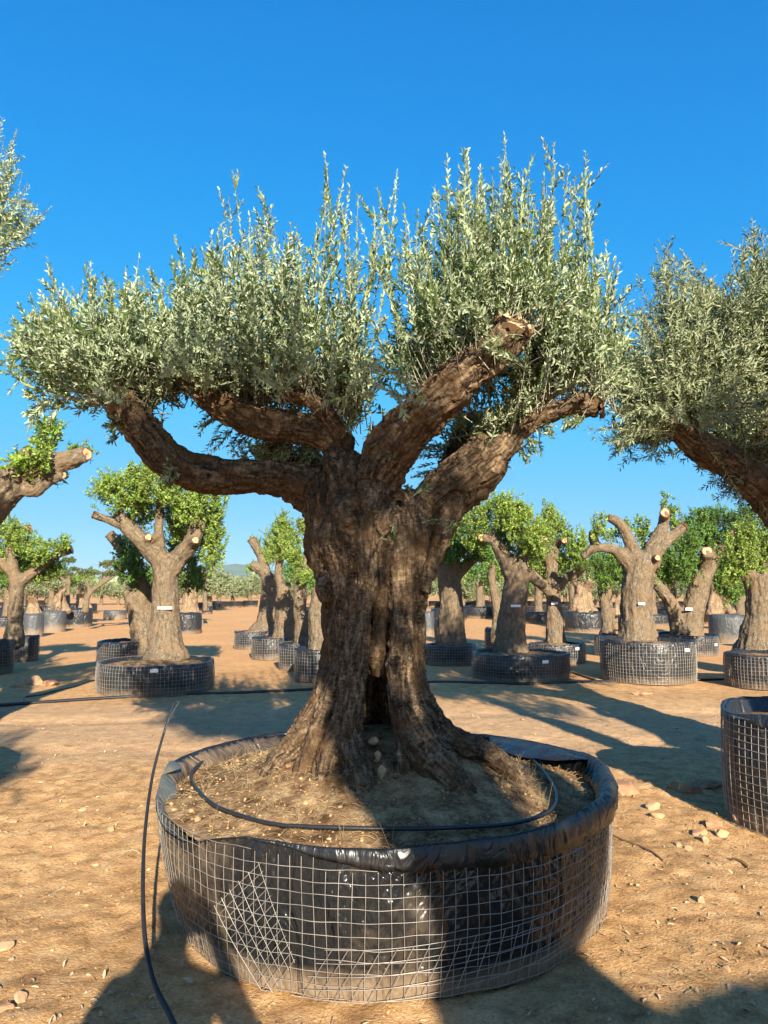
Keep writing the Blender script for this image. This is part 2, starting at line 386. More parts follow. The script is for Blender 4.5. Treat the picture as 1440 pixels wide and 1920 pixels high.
# ------------------------------------------------------------------ wood: tapered limbs fused into one skin, bark relief along the grain
def woody(name, strands, voxel, m, parent, amp=.02, sm=3, step=.04, seed=0):
    """strands: list of (points, radii). One continuous skin."""
    mb = MB(); C_, R_, A_, U_, W_ = [], [], [], [], []
    for k, (pts, rs) in enumerate(strands):
        p, r = smooth_path(pts, rs, max(step, voxel * 2))
        tube(mb, p, r, 12)
        T, U, W = frames(p)
        s = np.concatenate([[0], np.cumsum(np.linalg.norm(np.diff(p, axis=0), axis=1))]) + k * 3.17
        C_.append(p); R_.append(r); A_.append(s); U_.append(U); W_.append(W)
    C_, R_, A_, U_, W_ = map(np.concatenate, (C_, R_, A_, U_, W_))
    tmp = link('tmp', mb.mesh('tmp'))
    md = tmp.modifiers.new('r', 'REMESH'); md.mode = 'VOXEL'; md.voxel_size = voxel
    if sm: s2 = tmp.modifiers.new('s', 'SMOOTH'); s2.factor = .5; s2.iterations = sm
    dg = bpy.context.evaluated_depsgraph_get()
    me = bpy.data.meshes.new_from_object(tmp.evaluated_get(dg))
    old = tmp.data; bpy.data.objects.remove(tmp); bpy.data.meshes.remove(old)
    n = len(me.vertices); co = np.empty(n * 3, np.float32); me.vertices.foreach_get('co', co); co = co.reshape(-1, 3).astype(float)
    nr = np.empty(n * 3, np.float32); me.vertex_normals.foreach_get('vector', nr) if hasattr(me, 'vertex_normals') else None
    nr = nr.reshape(-1, 3).astype(float)
    idx = np.empty(n, int); Cf = C_.astype(np.float32)
    for a in range(0, n, 4000):
        d = np.sqrt(((co[a:a + 4000, None].astype(np.float32) - Cf[None]) ** 2).sum(-1)) - R_[None].astype(np.float32) * .9
        idx[a:a + 4000] = d.argmin(1)
    dv = co - C_[idx]
    T_ = np.cross(U_, W_)[idx]
    bk = np.stack([A_[idx] + (dv * T_).sum(1), (dv * U_[idx]).sum(1), (dv * W_[idx]).sum(1)], 1)
    if amp:
        loc = np.clip(R_[idx] / .12, .35, 1.25)
        h = amp * loc * (1.0 * fbm(co * 6 + seed, 3, 21) + .9 * fbm(bk * (3.5, 15, 15) + seed, 3, 4) - 1.0 * np.clip(.22 - np.abs(fbm(bk * (9, 38, 38) + .8 * vnoise(co * 9, 3)[:, None] + seed, 3, 8)), 0, 1) * 2.2)
        h += amp * .22 * vnoise(bk * (40, 55, 55), 6)
        co = co + nr * h[:, None]
    me.vertices.foreach_set('co', (co - origin(parent)).astype(np.float32).ravel())
    at = me.attributes.new('bk', 'FLOAT_VECTOR', 'POINT'); at.data.foreach_set('vector', bk.astype(np.float32).ravel())
    me.polygons.foreach_set('use_smooth', np.ones(len(me.polygons), bool)); me.update(); me.name = name; me.materials.clear()
    return link(name, me, m, parent)
def cut_face(parent, c, d, r, m=None, seed=0, ragged=0, name='cut_face'):
    """sawn end of a limb: a shallow disc with rings"""
    d = np.asarray(d, float); d /= np.linalg.norm(d); mb = MB()
    u = np.cross(d, (0.1, .2, 1)); u /= np.linalg.norm(u); v = np.cross(d, u)
    n = 20; a = np.arange(n) * 2 * math.pi / n; rr = r * (1 + .08 * np.sin(3 * a + seed) + .06 * np.sin(5 * a + seed * 2))
    rings = [(1.0, -.25, 1.0), (1.0, .02, .96), (.9, .05, .9), (.55, .03, .5), (.2, .02, .1)]; g = np.random.default_rng(seed)
    V = []; at = []
    for q, h, t in rings:
        hh = h * r + (g.uniform(-1, 1, n) * ragged * r if q > .3 else 0)
        V.append(np.asarray(c) + (rr * q)[:, None] * (np.cos(a)[:, None] * u + np.sin(a)[:, None] * v) + np.outer(np.broadcast_to(hh, n), d)); at += [t] * n
    V.append((np.asarray(c) + d * .0)[None]); at.append(0)
    V = np.vstack(V); f = [(k * n + i, k * n + (i + 1) % n, (k + 1) * n + (i + 1) % n, (k + 1) * n + i) for k in range(len(rings) - 1) for i in range(n)]
    b = (len(rings) - 1) * n
    mb.add(V, f, np.array(at)); mb.add(V[b:], [(i, (i + 1) % n, n) for i in range(n)], np.array([.1] * n + [0.]))
    return part(name, mb, m or M_cut, parent, smooth=False)

# ------------------------------------------------------------------ leaves and shoots
def leaves(mb, pos, d, nrm, L, Wd, rnd):
    """folded blade, two quads each"""
    d = d / (np.linalg.norm(d, axis=1)[:, None] + 1e-9)
    s = np.cross(d, nrm); s /= np.linalg.norm(s, axis=1)[:, None] + 1e-9; u = np.cross(s, d)
    L = np.broadcast_to(L, (len(pos),))[:, None]; Wd = np.broadcast_to(Wd, (len(pos),))[:, None]
    tip = pos + d * L - u * L * .10
    l1 = pos + d * L * .30 + s * Wd * .5 + u * Wd * .16; l2 = pos + d * L * .68 + s * Wd * .44 + u * Wd * .12
    r1 = pos + d * L * .30 - s * Wd * .5 + u * Wd * .16; r2 = pos + d * L * .68 - s * Wd * .44 + u * Wd * .12
    V = np.stack([pos, l1, l2, tip, r2, r1], 1).reshape(-1, 3); n = len(pos); b = np.arange(n)[:, None] * 6
    f = np.concatenate([b + (0, 3, 2, 1), b + (0, 5, 4, 3)])
    mb.add(V, f, np.repeat(np.clip(rnd, 0, 1), 6))
def shoots(lm, sm, A, C, T, rng, gap=.022, L=.055, Wd=.014, u0=.25, thick=.0022, ang=(30, 60), amin=.45, age=.35, bias=0, sun=.5):
    """many shoots at once along quadratic curves A-C-T; opposite leaf pairs; lm gets leaves, sm the stems"""
    ln = np.linalg.norm(C - A, axis=1) + np.linalg.norm(T - C, axis=1)
    K = np.maximum(3, (ln * (1 - u0) / gap).astype(int)); K = (K + 3) // 4 * 4
    for k in np.unique(K):
        q = K == k; a, c, t = A[q][:, None], C[q][:, None], T[q][:, None]; m = q.sum()
        u = (u0 + (1 - u0) * (np.arange(k)[None] + rng.uniform(0, .6, (m, k))) / k)[..., None]
        pos = (1 - u) ** 2 * a + 2 * u * (1 - u) * c + u * u * t
        tan = 2 * (1 - u) * (c - a) + 2 * u * (t - c); tan /= np.linalg.norm(tan, axis=2)[..., None] + 1e-9
        ref = np.broadcast_to(np.array([.3, .2, 1.]), tan.shape) + rng.normal(0, .01, tan.shape)
        s1 = np.cross(tan, ref); nz = np.linalg.norm(s1, axis=2)[..., None]; s1 = np.where(nz < .15, np.cross(tan, (1, 0, 0.1)), s1); s1 /= np.linalg.norm(s1, axis=2)[..., None]; s2 = np.cross(tan, s1)
        base = rng.uniform(0, 6.28, (m, 1)) + np.arange(k)[None] * 1.57 + rng.normal(0, .3, (m, k))
        sc = np.clip(1.15 - .65 * np.maximum(u[..., 0] - .6, 0) / .4, amin, 1)
        shoot_r = rng.normal(0, .10, (m, 1))
        for side in (0, math.pi):
            ph = (base + side)[..., None]; out = s1 * np.cos(ph) + s2 * np.sin(ph)
            an = np.radians(rng.uniform(ang[0], ang[1], (m, k)))[..., None]
            d = tan * np.cos(an) + out * np.sin(an) + rng.normal(0, .12, tan.shape)
            nn = tan * np.sin(an) - out * np.cos(an) + rng.normal(0, .45, tan.shape)
            keep = rng.uniform(0, 1, (m, k)) > .12
            ll = L * sc * rng.uniform(.7, 1.15, (m, k))
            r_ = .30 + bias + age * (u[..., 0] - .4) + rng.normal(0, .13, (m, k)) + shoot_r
            leaves(lm, pos[keep], d[keep], nn[keep], ll[keep], (Wd / L * ll * rng.uniform(.8, 1.2, (m, k)))[keep], r_[keep])
        if sm is not None:
            uu = np.linspace(0, 1, 6)[None, :, None]; sp = (1 - uu) ** 2 * a + 2 * uu * (1 - uu) * c + uu * uu * t
            e1 = np.cross(t - a, (0.2, 0.9, .1)); e1 /= np.linalg.norm(e1, axis=2)[..., None] + 1e-9; e2 = np.cross(t - a, e1); e2 /= np.linalg.norm(e2, axis=2)[..., None] + 1e-9
            rr = thick * np.array([1.5, 1.25, 1.05, .85, .65, .35])[None, :, None]
            V = np.stack([sp + rr * (e1 * math.cos(x) + e2 * math.sin(x)) for x in (0, 2.09, 4.19)], 2)   # m,6,3,3
            i = (np.arange(m) * 18)[:, None, None] + np.arange(5)[None, :, None] * 3 + np.arange(3)[None, None]
            j = (np.arange(m) * 18)[:, None, None] + np.arange(5)[None, :, None] * 3 + np.array([1, 2, 0])[None, None]
            sm.add(V, np.stack([i, j, j + 3, i + 3], -1).reshape(-1, 4))
def tuft(lm, sm, c, R, n, rng, L=.05, Wd=.03, slen=.28, gap=.02, up=.9, bias=0, spiky=.15, ang=(35, 70), age=.35):
    """leafy bush: shoots spreading up and out through an uneven ellipsoid"""
    R = np.asarray(R); per = max(4, slen * .8 / gap * 1.7); k = max(6, int(n / per))
    d = rng.normal(size=(k, 3)); d /= np.linalg.norm(d, axis=1)[:, None]
    lump = 1 + .38 * vnoise(d * 1.7 + np.asarray(c) * 3.1, 31)
    T = np.asarray(c) + d * R * (rng.uniform(.25, 1, (k, 1)) ** .45) * lump[:, None]
    T[:, 2] += (rng.uniform(0, 1, k) < spiky) * rng.uniform(.1, .5, k) * R[2]
    dr = d * .8 + rng.normal(0, .35, (k, 3)); dr[:, 2] += up; dr /= np.linalg.norm(dr, axis=1)[:, None]
    ln = slen * rng.uniform(.5, 1.15, (k, 1)); A = T - dr * ln; C = A + dr * ln * .5 + d * ln * .12
    shoots(lm, sm, A, C, T, rng, gap, L, Wd, .12, .0025, ang, .55, age, bias)

# ------------------------------------------------------------------ the great olive in the middle
CX, CY, PR, RIM = -.012, 3.95, 1.13, .56
def PS(lst): return (np.array([P(a, b, y) for a, b, y, r in lst]), np.array([r for a, b, y, r in lst]))
def slim(lst):
    o_ = []
    for a, b, y, r in lst:
        k = np.interp(b, [1000, 1100, 1280, 1360, 1440], [0, 1, 1, .45, 0]); a2 = a + (704 - a) * .15 * k if 540 < a < 900 else a
        o_.append((a2, b, y, r * (.93 - (.20 if r < .14 else .08) * k)))
    return PS(o_)
hero = thing('olive_tree', 'huge old olive with a fluted hollow trunk standing in the biggest wire-mesh pot', 'olive tree', (CX, CY, .5))
ST = [slim(s) for s in [
    [(478, 1462, 3.70, .035), (520, 1432, 3.74, .07), (572, 1375, 3.80, .115), (604, 1300, 3.82, .125), (622, 1200, 3.84, .115), (618, 1100, 3.84, .125), (616, 1010, 3.84, .135), (612, 930, 3.86, .14)],
    [(540, 1490, 3.58, .04), (583, 1440, 3.64, .075), (600, 1360, 3.72, .085), (622, 1290, 3.74, .085), (636, 1200, 3.74, .085), (640, 1100, 3.72, .10), (642, 1000, 3.74, .13), (652, 920, 3.80, .15), (652, 860, 3.88, .13)],
    [(598, 1500, 3.46, .05), (618, 1440, 3.54, .09), (636, 1370, 3.60, .085), (645, 1300, 3.63, .065), (652, 1200, 3.66, .055), (655, 1100, 3.66, .05)],
    [(684, 1510, 3.40, .05), (676, 1470, 3.45, .085), (660, 1400, 3.53, .075), (658, 1330, 3.58, .064), (668, 1250, 3.60, .060), (680, 1160, 3.62, .056), (688, 1080, 3.66, .062), (694, 1000, 3.70, .09), (698, 930, 3.76, .14)],
    [(925, 1515, 3.44, .03), (880, 1490, 3.48, .055), (830, 1440, 3.52, .085), (785, 1390, 3.57, .095), (762, 1330, 3.60, .095), (757, 1260, 3.63, .09), (760, 1180, 3.64, .088), (764, 1100, 3.67, .095), (752, 1020, 3.70, .10), (744, 960, 3.74, .10)],
    [(768, 1490, 3.48, .035), (756, 1450, 3.52, .04), (752, 1400, 3.56, .040), (750, 1330, 3.60, .040)],
    [(1000, 1440, 3.72, .03), (930, 1420, 3.78, .06), (860, 1395, 3.82, .09), (812, 1350, 3.84, .10), (785, 1280, 3.86, .115), (778, 1200, 3.86, .115), (785, 1110, 3.86, .115), (802, 1020, 3.86, .13), (826, 960, 3.86, .14)],
    [(810, 1110, 3.78, .05), (822, 1050, 3.78, .055), (835, 990, 3.78, .065), (850, 940, 3.80, .08)],
    [(786, 1130, 3.72, .035), (792, 1060, 3.70, .04), (790, 1000, 3.70, .05), (778, 950, 3.72, .06)],
    [(722, 1010, 3.66, .07), (716, 1050, 3.68, .06), (713, 1150, 3.70, .062), (708, 1230, 3.72, .062), (704, 1262, 3.76, .055)],
    [(730, 1090, 3.66, .03), (738, 1030, 3.66, .05), (735, 985, 3.68, .06)],
    # heart wood above the hollow, back wall behind it
    [(700, 1215, 3.98, .17), (700, 1120, 4.0, .22), (705, 1030, 4.0, .26), (712, 960, 3.98, .24)],
    [(640, 1420, 4.22, .14), (655, 1320, 4.20, .14), (665, 1200, 4.15, .17), (670, 1050, 4.1, .2)],
    [(705, 1430, 4.36, .13), (705, 1320, 4.34, .13), (705, 1200, 4.25, .17), (705, 1050, 4.15, .2)],
    [(775, 1420, 4.22, .14), (765, 1320, 4.18, .14), (755, 1200, 4.12, .17), (750, 1050, 4.08, .2)],
    [(742, 990, 3.84, .10), (750, 950, 3.90, .11), (754, 935, 3.92, .09)],
    # knobs
    [(606, 1085, 3.76, .055), (590, 1103, 3.74, .062), (598, 1125, 3.76, .05)],
    [(616, 1160, 3.74, .04), (608, 1190, 3.74, .05), (612, 1230, 3.75, .04)],
    [(724, 1000, 3.62, .045), (715, 975, 3.62, .05), (728, 955, 3.66, .05)],
    [(790, 960, 3.72, .06), (770, 940, 3.74, .06), (762, 925, 3.78, .05)],
    [(655, 985, 3.64, .05), (640, 955, 3.66, .06), (662, 940, 3.68, .05)],
    # A: low left limb
    [(650, 1000, 3.94, .17), (612, 948, 3.94, .155), (575, 915, 3.92, .135), (525, 898, 3.88, .112), (460, 893, 3.82, .106), (385, 888, 3.76, .103), (325, 868, 3.70, .112), (282, 828, 3.66, .112), (248, 785, 3.62, .10), (228, 752, 3.60, .088)],
    [(318, 872, 3.68, .06), (296, 850, 3.64, .07), (272, 822, 3.62, .06)],
    # B: dark upper left limb
    [(655, 930, 3.96, .14), (646, 870, 3.94, .10), (622, 828, 3.92, .092), (570, 806, 3.90, .098), (500, 798, 3.88, .104), (430, 770, 3.87, .098), (385, 738, 3.86, .092), (352, 704, 3.84, .078)],
    [(648, 880, 3.92, .09), (640, 820, 3.88, .065), (612, 775, 3.85, .05), (572, 745, 3.82, .045), (530, 735, 3.8, .04)],
    [(500, 800, 4.2, .07), (540, 860, 4.3, .06), (600, 900, 4.2, .09)],
    # C: thick central limb
    [(686, 985, 3.84, .17), (700, 915, 3.80, .155), (735, 845, 3.74, .142), (795, 772, 3.64, .130), (860, 712, 3.54, .122), (922, 664, 3.46, .115), (962, 612, 3.40, .108)],
    # D: right limb with elbow, thinner end
    [(772, 1010, 3.86, .16), (815, 955, 3.88, .165), (862, 905, 3.88, .155), (900, 868, 3.90, .135), (905, 838, 3.98, .11)],
    [(850, 925, 4.0, .12), (866, 860, 4.2, .12), (872, 815, 4.3, .10)],
    [(905, 870, 3.86, .10), (942, 838, 3.86, .075), (975, 806, 3.84, .060), (1015, 781, 3.80, .055), (1065, 766, 3.74, .056), (1095, 762, 3.71, .066), (1122, 762, 3.69, .064)],
]]
for p_, r_ in ST[:9]:
    if p_[0][2] < .95 and r_[0] < .09:
        e_ = p_[0] - p_[1]; p_[0] = p_[0] + e_ * .35; p_[0][2] = .40
trunk = woody('trunk', ST, .0085, M_olive_bark, hero, amp=.036, sm=3)
cd = np.array((.30, -.62, .72)); cut_face(hero, P(966, 604, 3.37), cd, .090, M_cut_old, 1, .16)
cut_face(hero, P(1130, 762, 3.685), (1, -.25, .05), .055, M_cut_old, 2, .12)
cut_face(hero, P(222, 748, 3.58), (-.5, -.5, .6), .078, M_cut_old, 3, .12)
cut_face(hero, P(346, 697, 3.81), (-.45, -.6, .6), .070, M_cut_old, 4, .15)
crown, twigs, limbs2 = MB(), MB(), MB()
rg = np.random.default_rng(42)
BASES = np.array([P(*q) for q in [(215, 752, 3.6), (250, 745, 3.6), (300, 730, 3.75), (345, 705, 4.05), (385, 728, 4.1), (440, 765, 4.15), (500, 775, 4.15), (545, 738, 3.82), (600, 760, 3.85), (650, 800, 3.95),
    (820, 740, 3.6), (870, 690, 3.52), (915, 650, 3.45), (955, 612, 3.4), (985, 630, 3.42), (880, 800, 4.25), (915, 815, 3.95), (985, 785, 3.84), (1040, 755, 3.78), (1085, 750, 3.72), (1120, 745, 3.7)]])
TOPX = [30, 60, 90, 130, 170, 210, 260, 300, 350, 400, 440, 490, 540, 580, 610, 650, 700, 745, 790, 840, 880, 920, 960, 1010, 1050, 1080, 1100, 1130, 1160, 1180]
TOPY = [640, 590, 545, 550, 535, 530, 520, 545, 500, 455, 425, 420, 445, 470, 420, 430, 465, 450, 430, 370, 345, 330, 335, 345, 340, 370, 450, 540, 610, 650]
BOTX = [30, 100, 200, 300, 360, 420, 480, 560, 640, 700, 760, 820, 880, 930, 990, 1060, 1130, 1180]
BOTY = [660, 715, 755, 730, 690, 712, 730, 745, 770, 780, 740, 740, 780, 790, 775, 715, 700, 660]
def grow(pxy, depth_sd, n_lat=0, base_pick=3, straight=.4, u0=.3, Lf=.055, Wf=.0135, gap=.023):
    T = []
    for (x, y) in pxy:
        dd = np.clip(rg.normal(0, depth_sd), -.8, .95)
        if 760 < x < 1010 and y > 570 - (x < 900) * 0: dd = abs(dd) * .8 + .05      # limbs stay in view
        if 320 < x < 650 and y > 690: dd = abs(dd) * .7 + .35
        if 950 < x < 1140 and y > 705: dd = abs(dd) * .7 + .12
        T.append(P(x, y, 3.85 + dd))
    T = np.array(T); A = []
    for t in T:
        d = np.abs(BASES[:, 0] - t[0]) * 1.2 + np.abs(BASES[:, 2] - t[2]) * .35 + np.abs(BASES[:, 1] - t[1]) * .25 + np.maximum(BASES[:, 2] - t[2], 0) * 1.0
        A.append(BASES[rg.choice(np.argsort(d)[:base_pick])])
    A = np.array(A) + rg.normal(0, .05, T.shape)
    dlt = T - A; C = A + dlt * np.array((.72, .72, straight)) + rg.normal(0, .05, T.shape)
    return A, C, T
def curve(A, C, T, u):
    u = np.asarray(u)[:, None]; return (1 - u) ** 2 * A + 2 * u * (1 - u) * C + u * u * T
pts = []
while len(pts) < 860:
    x = rg.uniform(25, 1182); yt = np.interp(x, TOPX, TOPY); yb = np.interp(x, BOTX, BOTY)
    v = rg.uniform(0, 1) ** .8; y = yb + v * (yt - yb)
    # thin windows where the sky shows
    if 688 < x < 772 and y > 500 and rg.uniform() < .72: continue
    if x > 1120 and rg.uniform() < .45: continue
    if (x < 180 or 560 < x < 640) and rg.uniform() < .2: continue
    if 1000 < x < 1130 and y > 560 and rg.uniform() < .3: continue
    if 330 < x < 450 and y > 735: continue
    if vnoise(np.array([[x / 42, y / 55, 2.0]]), 91)[0] < rg.uniform(-.75, .05) - .12: continue
    pts.append((x, y + rg.normal(0, 16)))
A, C, T = grow(pts, .40)
shoots(crown, twigs, A, C, T, rg, .019, .039, .0120, .30, ang=(18, 52))
# side shoots
m = len(A); k = 4
idx = np.repeat(np.arange(m), k); u = rg.uniform(.3, .92, m * k); keep_ = rg.uniform(0, 1, m * k) < .78; idx, u = idx[keep_], u[keep_]; m = len(idx); k = 1
B = curve(A[idx], C[idx], T[idx], u); tn = 2 * (1 - u)[:, None] * (C[idx] - A[idx]) + 2 * u[:, None] * (T[idx] - C[idx]); tn /= np.linalg.norm(tn, axis=1)[:, None]
dr = tn * .7 + rg.normal(0, .5, tn.shape) + (0, 0, .35); dr /= np.linalg.norm(dr, axis=1)[:, None]
ln = rg.uniform(.08, .22, m * k)[:, None]; T2 = B + dr * ln; C2 = B + dr * ln * .5 + tn * ln * .1
shoots(crown, twigs, B, C2, T2, rg, .017, .037, .0115, .1, .0014, (20, 55))
# tall wands that stand out of the crown
W = [(90, 500), (78, 545), (170, 492), (188, 520), (255, 482), (232, 500), (345, 478), (300, 525), (432, 320), (415, 395), (492, 368), (508, 385), (545, 415), (470, 400), (608, 285), (612, 330), (652, 310), (672, 365), (702, 352), (715, 375), (590, 418), (640, 380), (740, 320), (760, 382), (785, 395), (838, 292), (815, 345), (875, 278), (900, 310), (945, 250), (935, 290), (962, 305), (1045, 265), (1025, 318), (1068, 308), (1093, 282), (1100, 372), (1135, 448), (1150, 488), (1120, 500), (28, 610), (18, 668), (40, 700), (48, 735), (60, 765), (1168, 560), (1185, 612), (60, 590), (120, 535), (365, 465), (395, 430), (560, 440), (985, 320), (860, 330), (1080, 330)]
W = [(x + rg.normal(0, 3), y + dy) for x, y in W for dy in (0, rg.uniform(20, 50))]
A, C, T = grow(W, .28, straight=.42); C = C + rg.normal(0, .07, C.shape) * (1, 1, .3)
shoots(crown, twigs, A, C, T, rg, .021, .041, .0130, .35, .0024, (18, 50), amin=.75, bias=.2)
lat = np.repeat(np.arange(len(A)), 3); u = rg.uniform(.55, .93, len(lat)); B = curve(A[lat], C[lat], T[lat], u); tn = (T - C)[lat]; tn /= np.linalg.norm(tn, axis=1)[:, None]; dr = tn + rg.normal(0, .34, tn.shape); dr /= np.linalg.norm(dr, axis=1)[:, None]; ln = rg.uniform(.06, .2, len(lat))[:, None]
shoots(crown, twigs, B, B + dr * ln * .5 + rg.normal(0, .006, B.shape), B + dr * ln, rg, .019, .037, .012, .1, .0015, (18, 50), amin=.7, bias=.15)
# little hanging and lower sprigs
low = [((410, 775, 4.0), (372, 800)), ((440, 800, 4.1), (395, 835)), ((470, 810, 4.1), (430, 845)), ((520, 820, 4.1), (480, 850)), ((560, 830, 4.0), (520, 860)), ((600, 830, 4.0), (560, 870)), ((230, 790, 3.6), (195, 800)), ((240, 790, 3.6), (205, 815)), ((560, 800, 4.1), (610, 850)),
       ((1000, 800, 3.8), (1035, 815)), ((985, 815, 3.85), (1010, 850)), ((960, 835, 3.9), (1000, 862)), ((870, 830, 4.2), (830, 850)), ((860, 850, 4.2), (800, 835)), ((850, 850, 4.2), (780, 850)), ((850, 870, 4.2), (770, 890)), ((700, 790, 4.2), (690, 830)), ((330, 880, 3.62), (316, 905)), ((320, 880, 3.6), (310, 885)),
       ((725, 990, 3.62), (712, 1010)), ((725, 990, 3.62), (740, 1015)), ((770, 925, 3.7), (765, 905)), ((790, 980, 3.62), (845, 985)), ((830, 1000, 3.62), (860, 975)), ((775, 930, 3.66), (800, 915)),
       ((985, 630, 3.35), (905, 655)), ((985, 690, 3.3), (905, 652)), ((280, 740, 3.6), (245, 800)), ((1100, 770, 3.7), (1060, 790)), ((1090, 770, 3.7), (1070, 800))]
A = []; T = []
for (b, t) in low:
    for _ in range(5 if b[1] < 900 else 2):
        A.append(P(*b)); T.append(P(t[0] + rg.normal(0, 9), t[1] + rg.normal(0, 9), b[2] + rg.normal(0, .06)))
A, T = np.array(A), np.array(T); C = (A + T) / 2 + rg.normal(0, .03, A.shape)
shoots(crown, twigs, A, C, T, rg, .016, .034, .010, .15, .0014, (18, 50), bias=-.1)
# dense dark growth hugging the limbs
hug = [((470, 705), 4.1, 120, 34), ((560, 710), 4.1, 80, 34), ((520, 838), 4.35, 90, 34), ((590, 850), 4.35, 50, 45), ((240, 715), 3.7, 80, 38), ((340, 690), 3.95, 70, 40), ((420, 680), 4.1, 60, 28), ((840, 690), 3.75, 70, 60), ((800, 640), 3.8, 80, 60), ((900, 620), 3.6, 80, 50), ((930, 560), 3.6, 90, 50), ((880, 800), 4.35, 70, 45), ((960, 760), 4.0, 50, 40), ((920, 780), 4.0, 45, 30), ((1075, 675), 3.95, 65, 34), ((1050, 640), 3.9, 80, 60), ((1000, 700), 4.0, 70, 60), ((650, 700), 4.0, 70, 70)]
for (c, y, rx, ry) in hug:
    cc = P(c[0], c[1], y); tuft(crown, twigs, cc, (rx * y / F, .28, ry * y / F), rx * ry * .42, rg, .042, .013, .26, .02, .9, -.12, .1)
print('hero leaves faces', sum(len(f) for f in crown.f))
crown_part(crown, twigs, M_olive_leaf, M_twig, hero)

# ------------------------------------------------------------------ the big pot of wire mesh and plastic
def rr(th, z=RIM):
    """wall radius of the pot at angle th and height z"""
    base = PR * (1 + .010 * np.sin(3 * th + 1.0) + .007 * np.sin(5 * th + .4) + .004 * np.sin(11 * th))
    q = np.clip(1 - np.asarray(z) / RIM, 0, 1); left = np.clip(-np.cos(th), 0, 1)
    return base - q * (.03 + .10 * left ** 2) + .02 * np.sin(math.pi * np.clip(np.asarray(z) / RIM, 0, 1))
D2 = np.degrees
def prof(th, xs_, ys_): return np.interp(D2(th) % 360, xs_, ys_, period=360)
# degrees: 0 right, 90 far side, 180 left, 270 nearest
MESHTOP = lambda th: prof(th, [0, 60, 120, 180, 200, 240, 262, 285, 320, 345], [.50, .50, .53, .535, .535, .53, .49, .455, .45, .47])
LINTOP = lambda th: prof(th, [0, 30, 60, 90, 130, 172, 186, 200, 215, 225, 236, 243, 250, 258, 270, 300, 330], [.575, .56, .55, .56, .56, .555, .555, .50, .455, .46, .525, .555, .55, .54, .545, .55, .56])
def ringmesh(mb, rows, n):
    """rows: list of (n,3) closed rings"""
    V = np.concatenate(rows); i = np.arange(n); j = (i + 1) % n; f = []
    for k in range(len(rows) - 1): f.append(np.stack([k * n + i, k * n + j, (k + 1) * n + j, (k + 1) * n + i], 1))
    mb.add(V, np.concatenate(f))
def onpot(th, r, z): return np.stack([CX + r * np.cos(th), CY + r * np.sin(th), np.broadcast_to(z, np.shape(th))], -1)
pot = thing('tree_pot', 'largest round pot, wire mesh lined with black plastic, holding the great olive in front', 'plant pot', (CX, CY, 0))
n = 720; th = np.arange(n) * 2 * math.pi / n; rows = []
zt = LINTOP(th)
for q in np.linspace(0, 1, 46):
    z = zt * q; p = onpot(th, 1.0, z); c3 = np.stack([np.cos(th) * 3, np.sin(th) * 3, z * 2.2], 1)
    wr = .012 * fbm(c3 * 1.3, 3, 41) + .006 * np.abs(fbm(np.stack([np.cos(th) * 9, np.sin(th) * 9, z * 4], 1), 3, 43)) + .0035 * np.sin(th * 152) * np.sin(z / .046 * math.pi * 2)
    r = rr(th, z) - .010 + np.clip(wr, -.02, .007); rows.append(onpot(th, r, z))
for q in (.02, .05): rows.append(onpot(th, rr(th) - .012 - q, zt - q * 1.2))
rows.append(onpot(th, rr(th) - .06, np.minimum(zt - .05, .42) - .10))
mb = MB(); ringmesh(mb, rows, n); part('liner', mb, M_liner, pot)
# folded rim
def tri(x): return 2 * np.abs(2 * (x - np.floor(x + .5))) - 1
drop = prof(th, [0, 20, 35, 60, 90, 120, 150, 178, 184, 200, 240, 252, 262, 275, 300, 330, 348], [.13, .10, .05, .045, .05, .04, .03, .05, .0, .0, .0, .012, .045, .085, .10, .11, .13])
wide = prof(th, [0, 20, 40, 60, 120, 178, 184, 240, 262, 300, 330, 345], [.040, .034, .012, .004, .002, .006, .0, .0, .002, .004, .020, .036])
cr = fbm(np.stack([np.cos(th) * 5, np.sin(th) * 5, th * 0], 1), 4, 51); cr2 = tri(th * 3.4 + .8 * cr) * .4 + tri(th * 7.7 + 1.5 * cr) * .4 + .35 * fbm(np.stack([np.cos(th) * 22, np.sin(th) * 22, th * 0], 1), 3, 57)
on = np.clip(drop / .03, 0, 1); zr = zt + on * (.006 + .010 * cr); R0 = rr(th)
mb = MB(); rows = [onpot(th, R0 - .018 - on * (.006 + .008 * cr2 + wide * .6), zt - .05 - on * (.02 + .015 * cr)),
    onpot(th, R0 - .007 - on * (wide * .5 + .003 * cr2), zr - .008 + on * .014 * cr2),
    onpot(th, R0 - .004 + on * .006, zr + on * (.004 + wide * .15 * (1 + cr2))),
    onpot(th, R0 + .002 + on * (.003 + wide * .7 + .005 * cr2), zr - on * (.002 + drop * .04)),
    onpot(th, R0 + .003 + on * (.006 + wide * 1.0 + .010 * cr2), zr - drop * .35),
    onpot(th, R0 + .003 + on * (.009 + wide * .85 - .008 * cr2), zr - drop * .7),
    onpot(th, R0 + .003 + on * (.010 + wide * .35 + .010 * cr2), zr - drop * (1.0 + .10 * cr2)),
    onpot(th, R0 - .002 + on * .010, zr - drop * (.96 + .12 * cr))]
ringmesh(mb, rows, n); part('folded_rim', mb, M_cuff, pot)
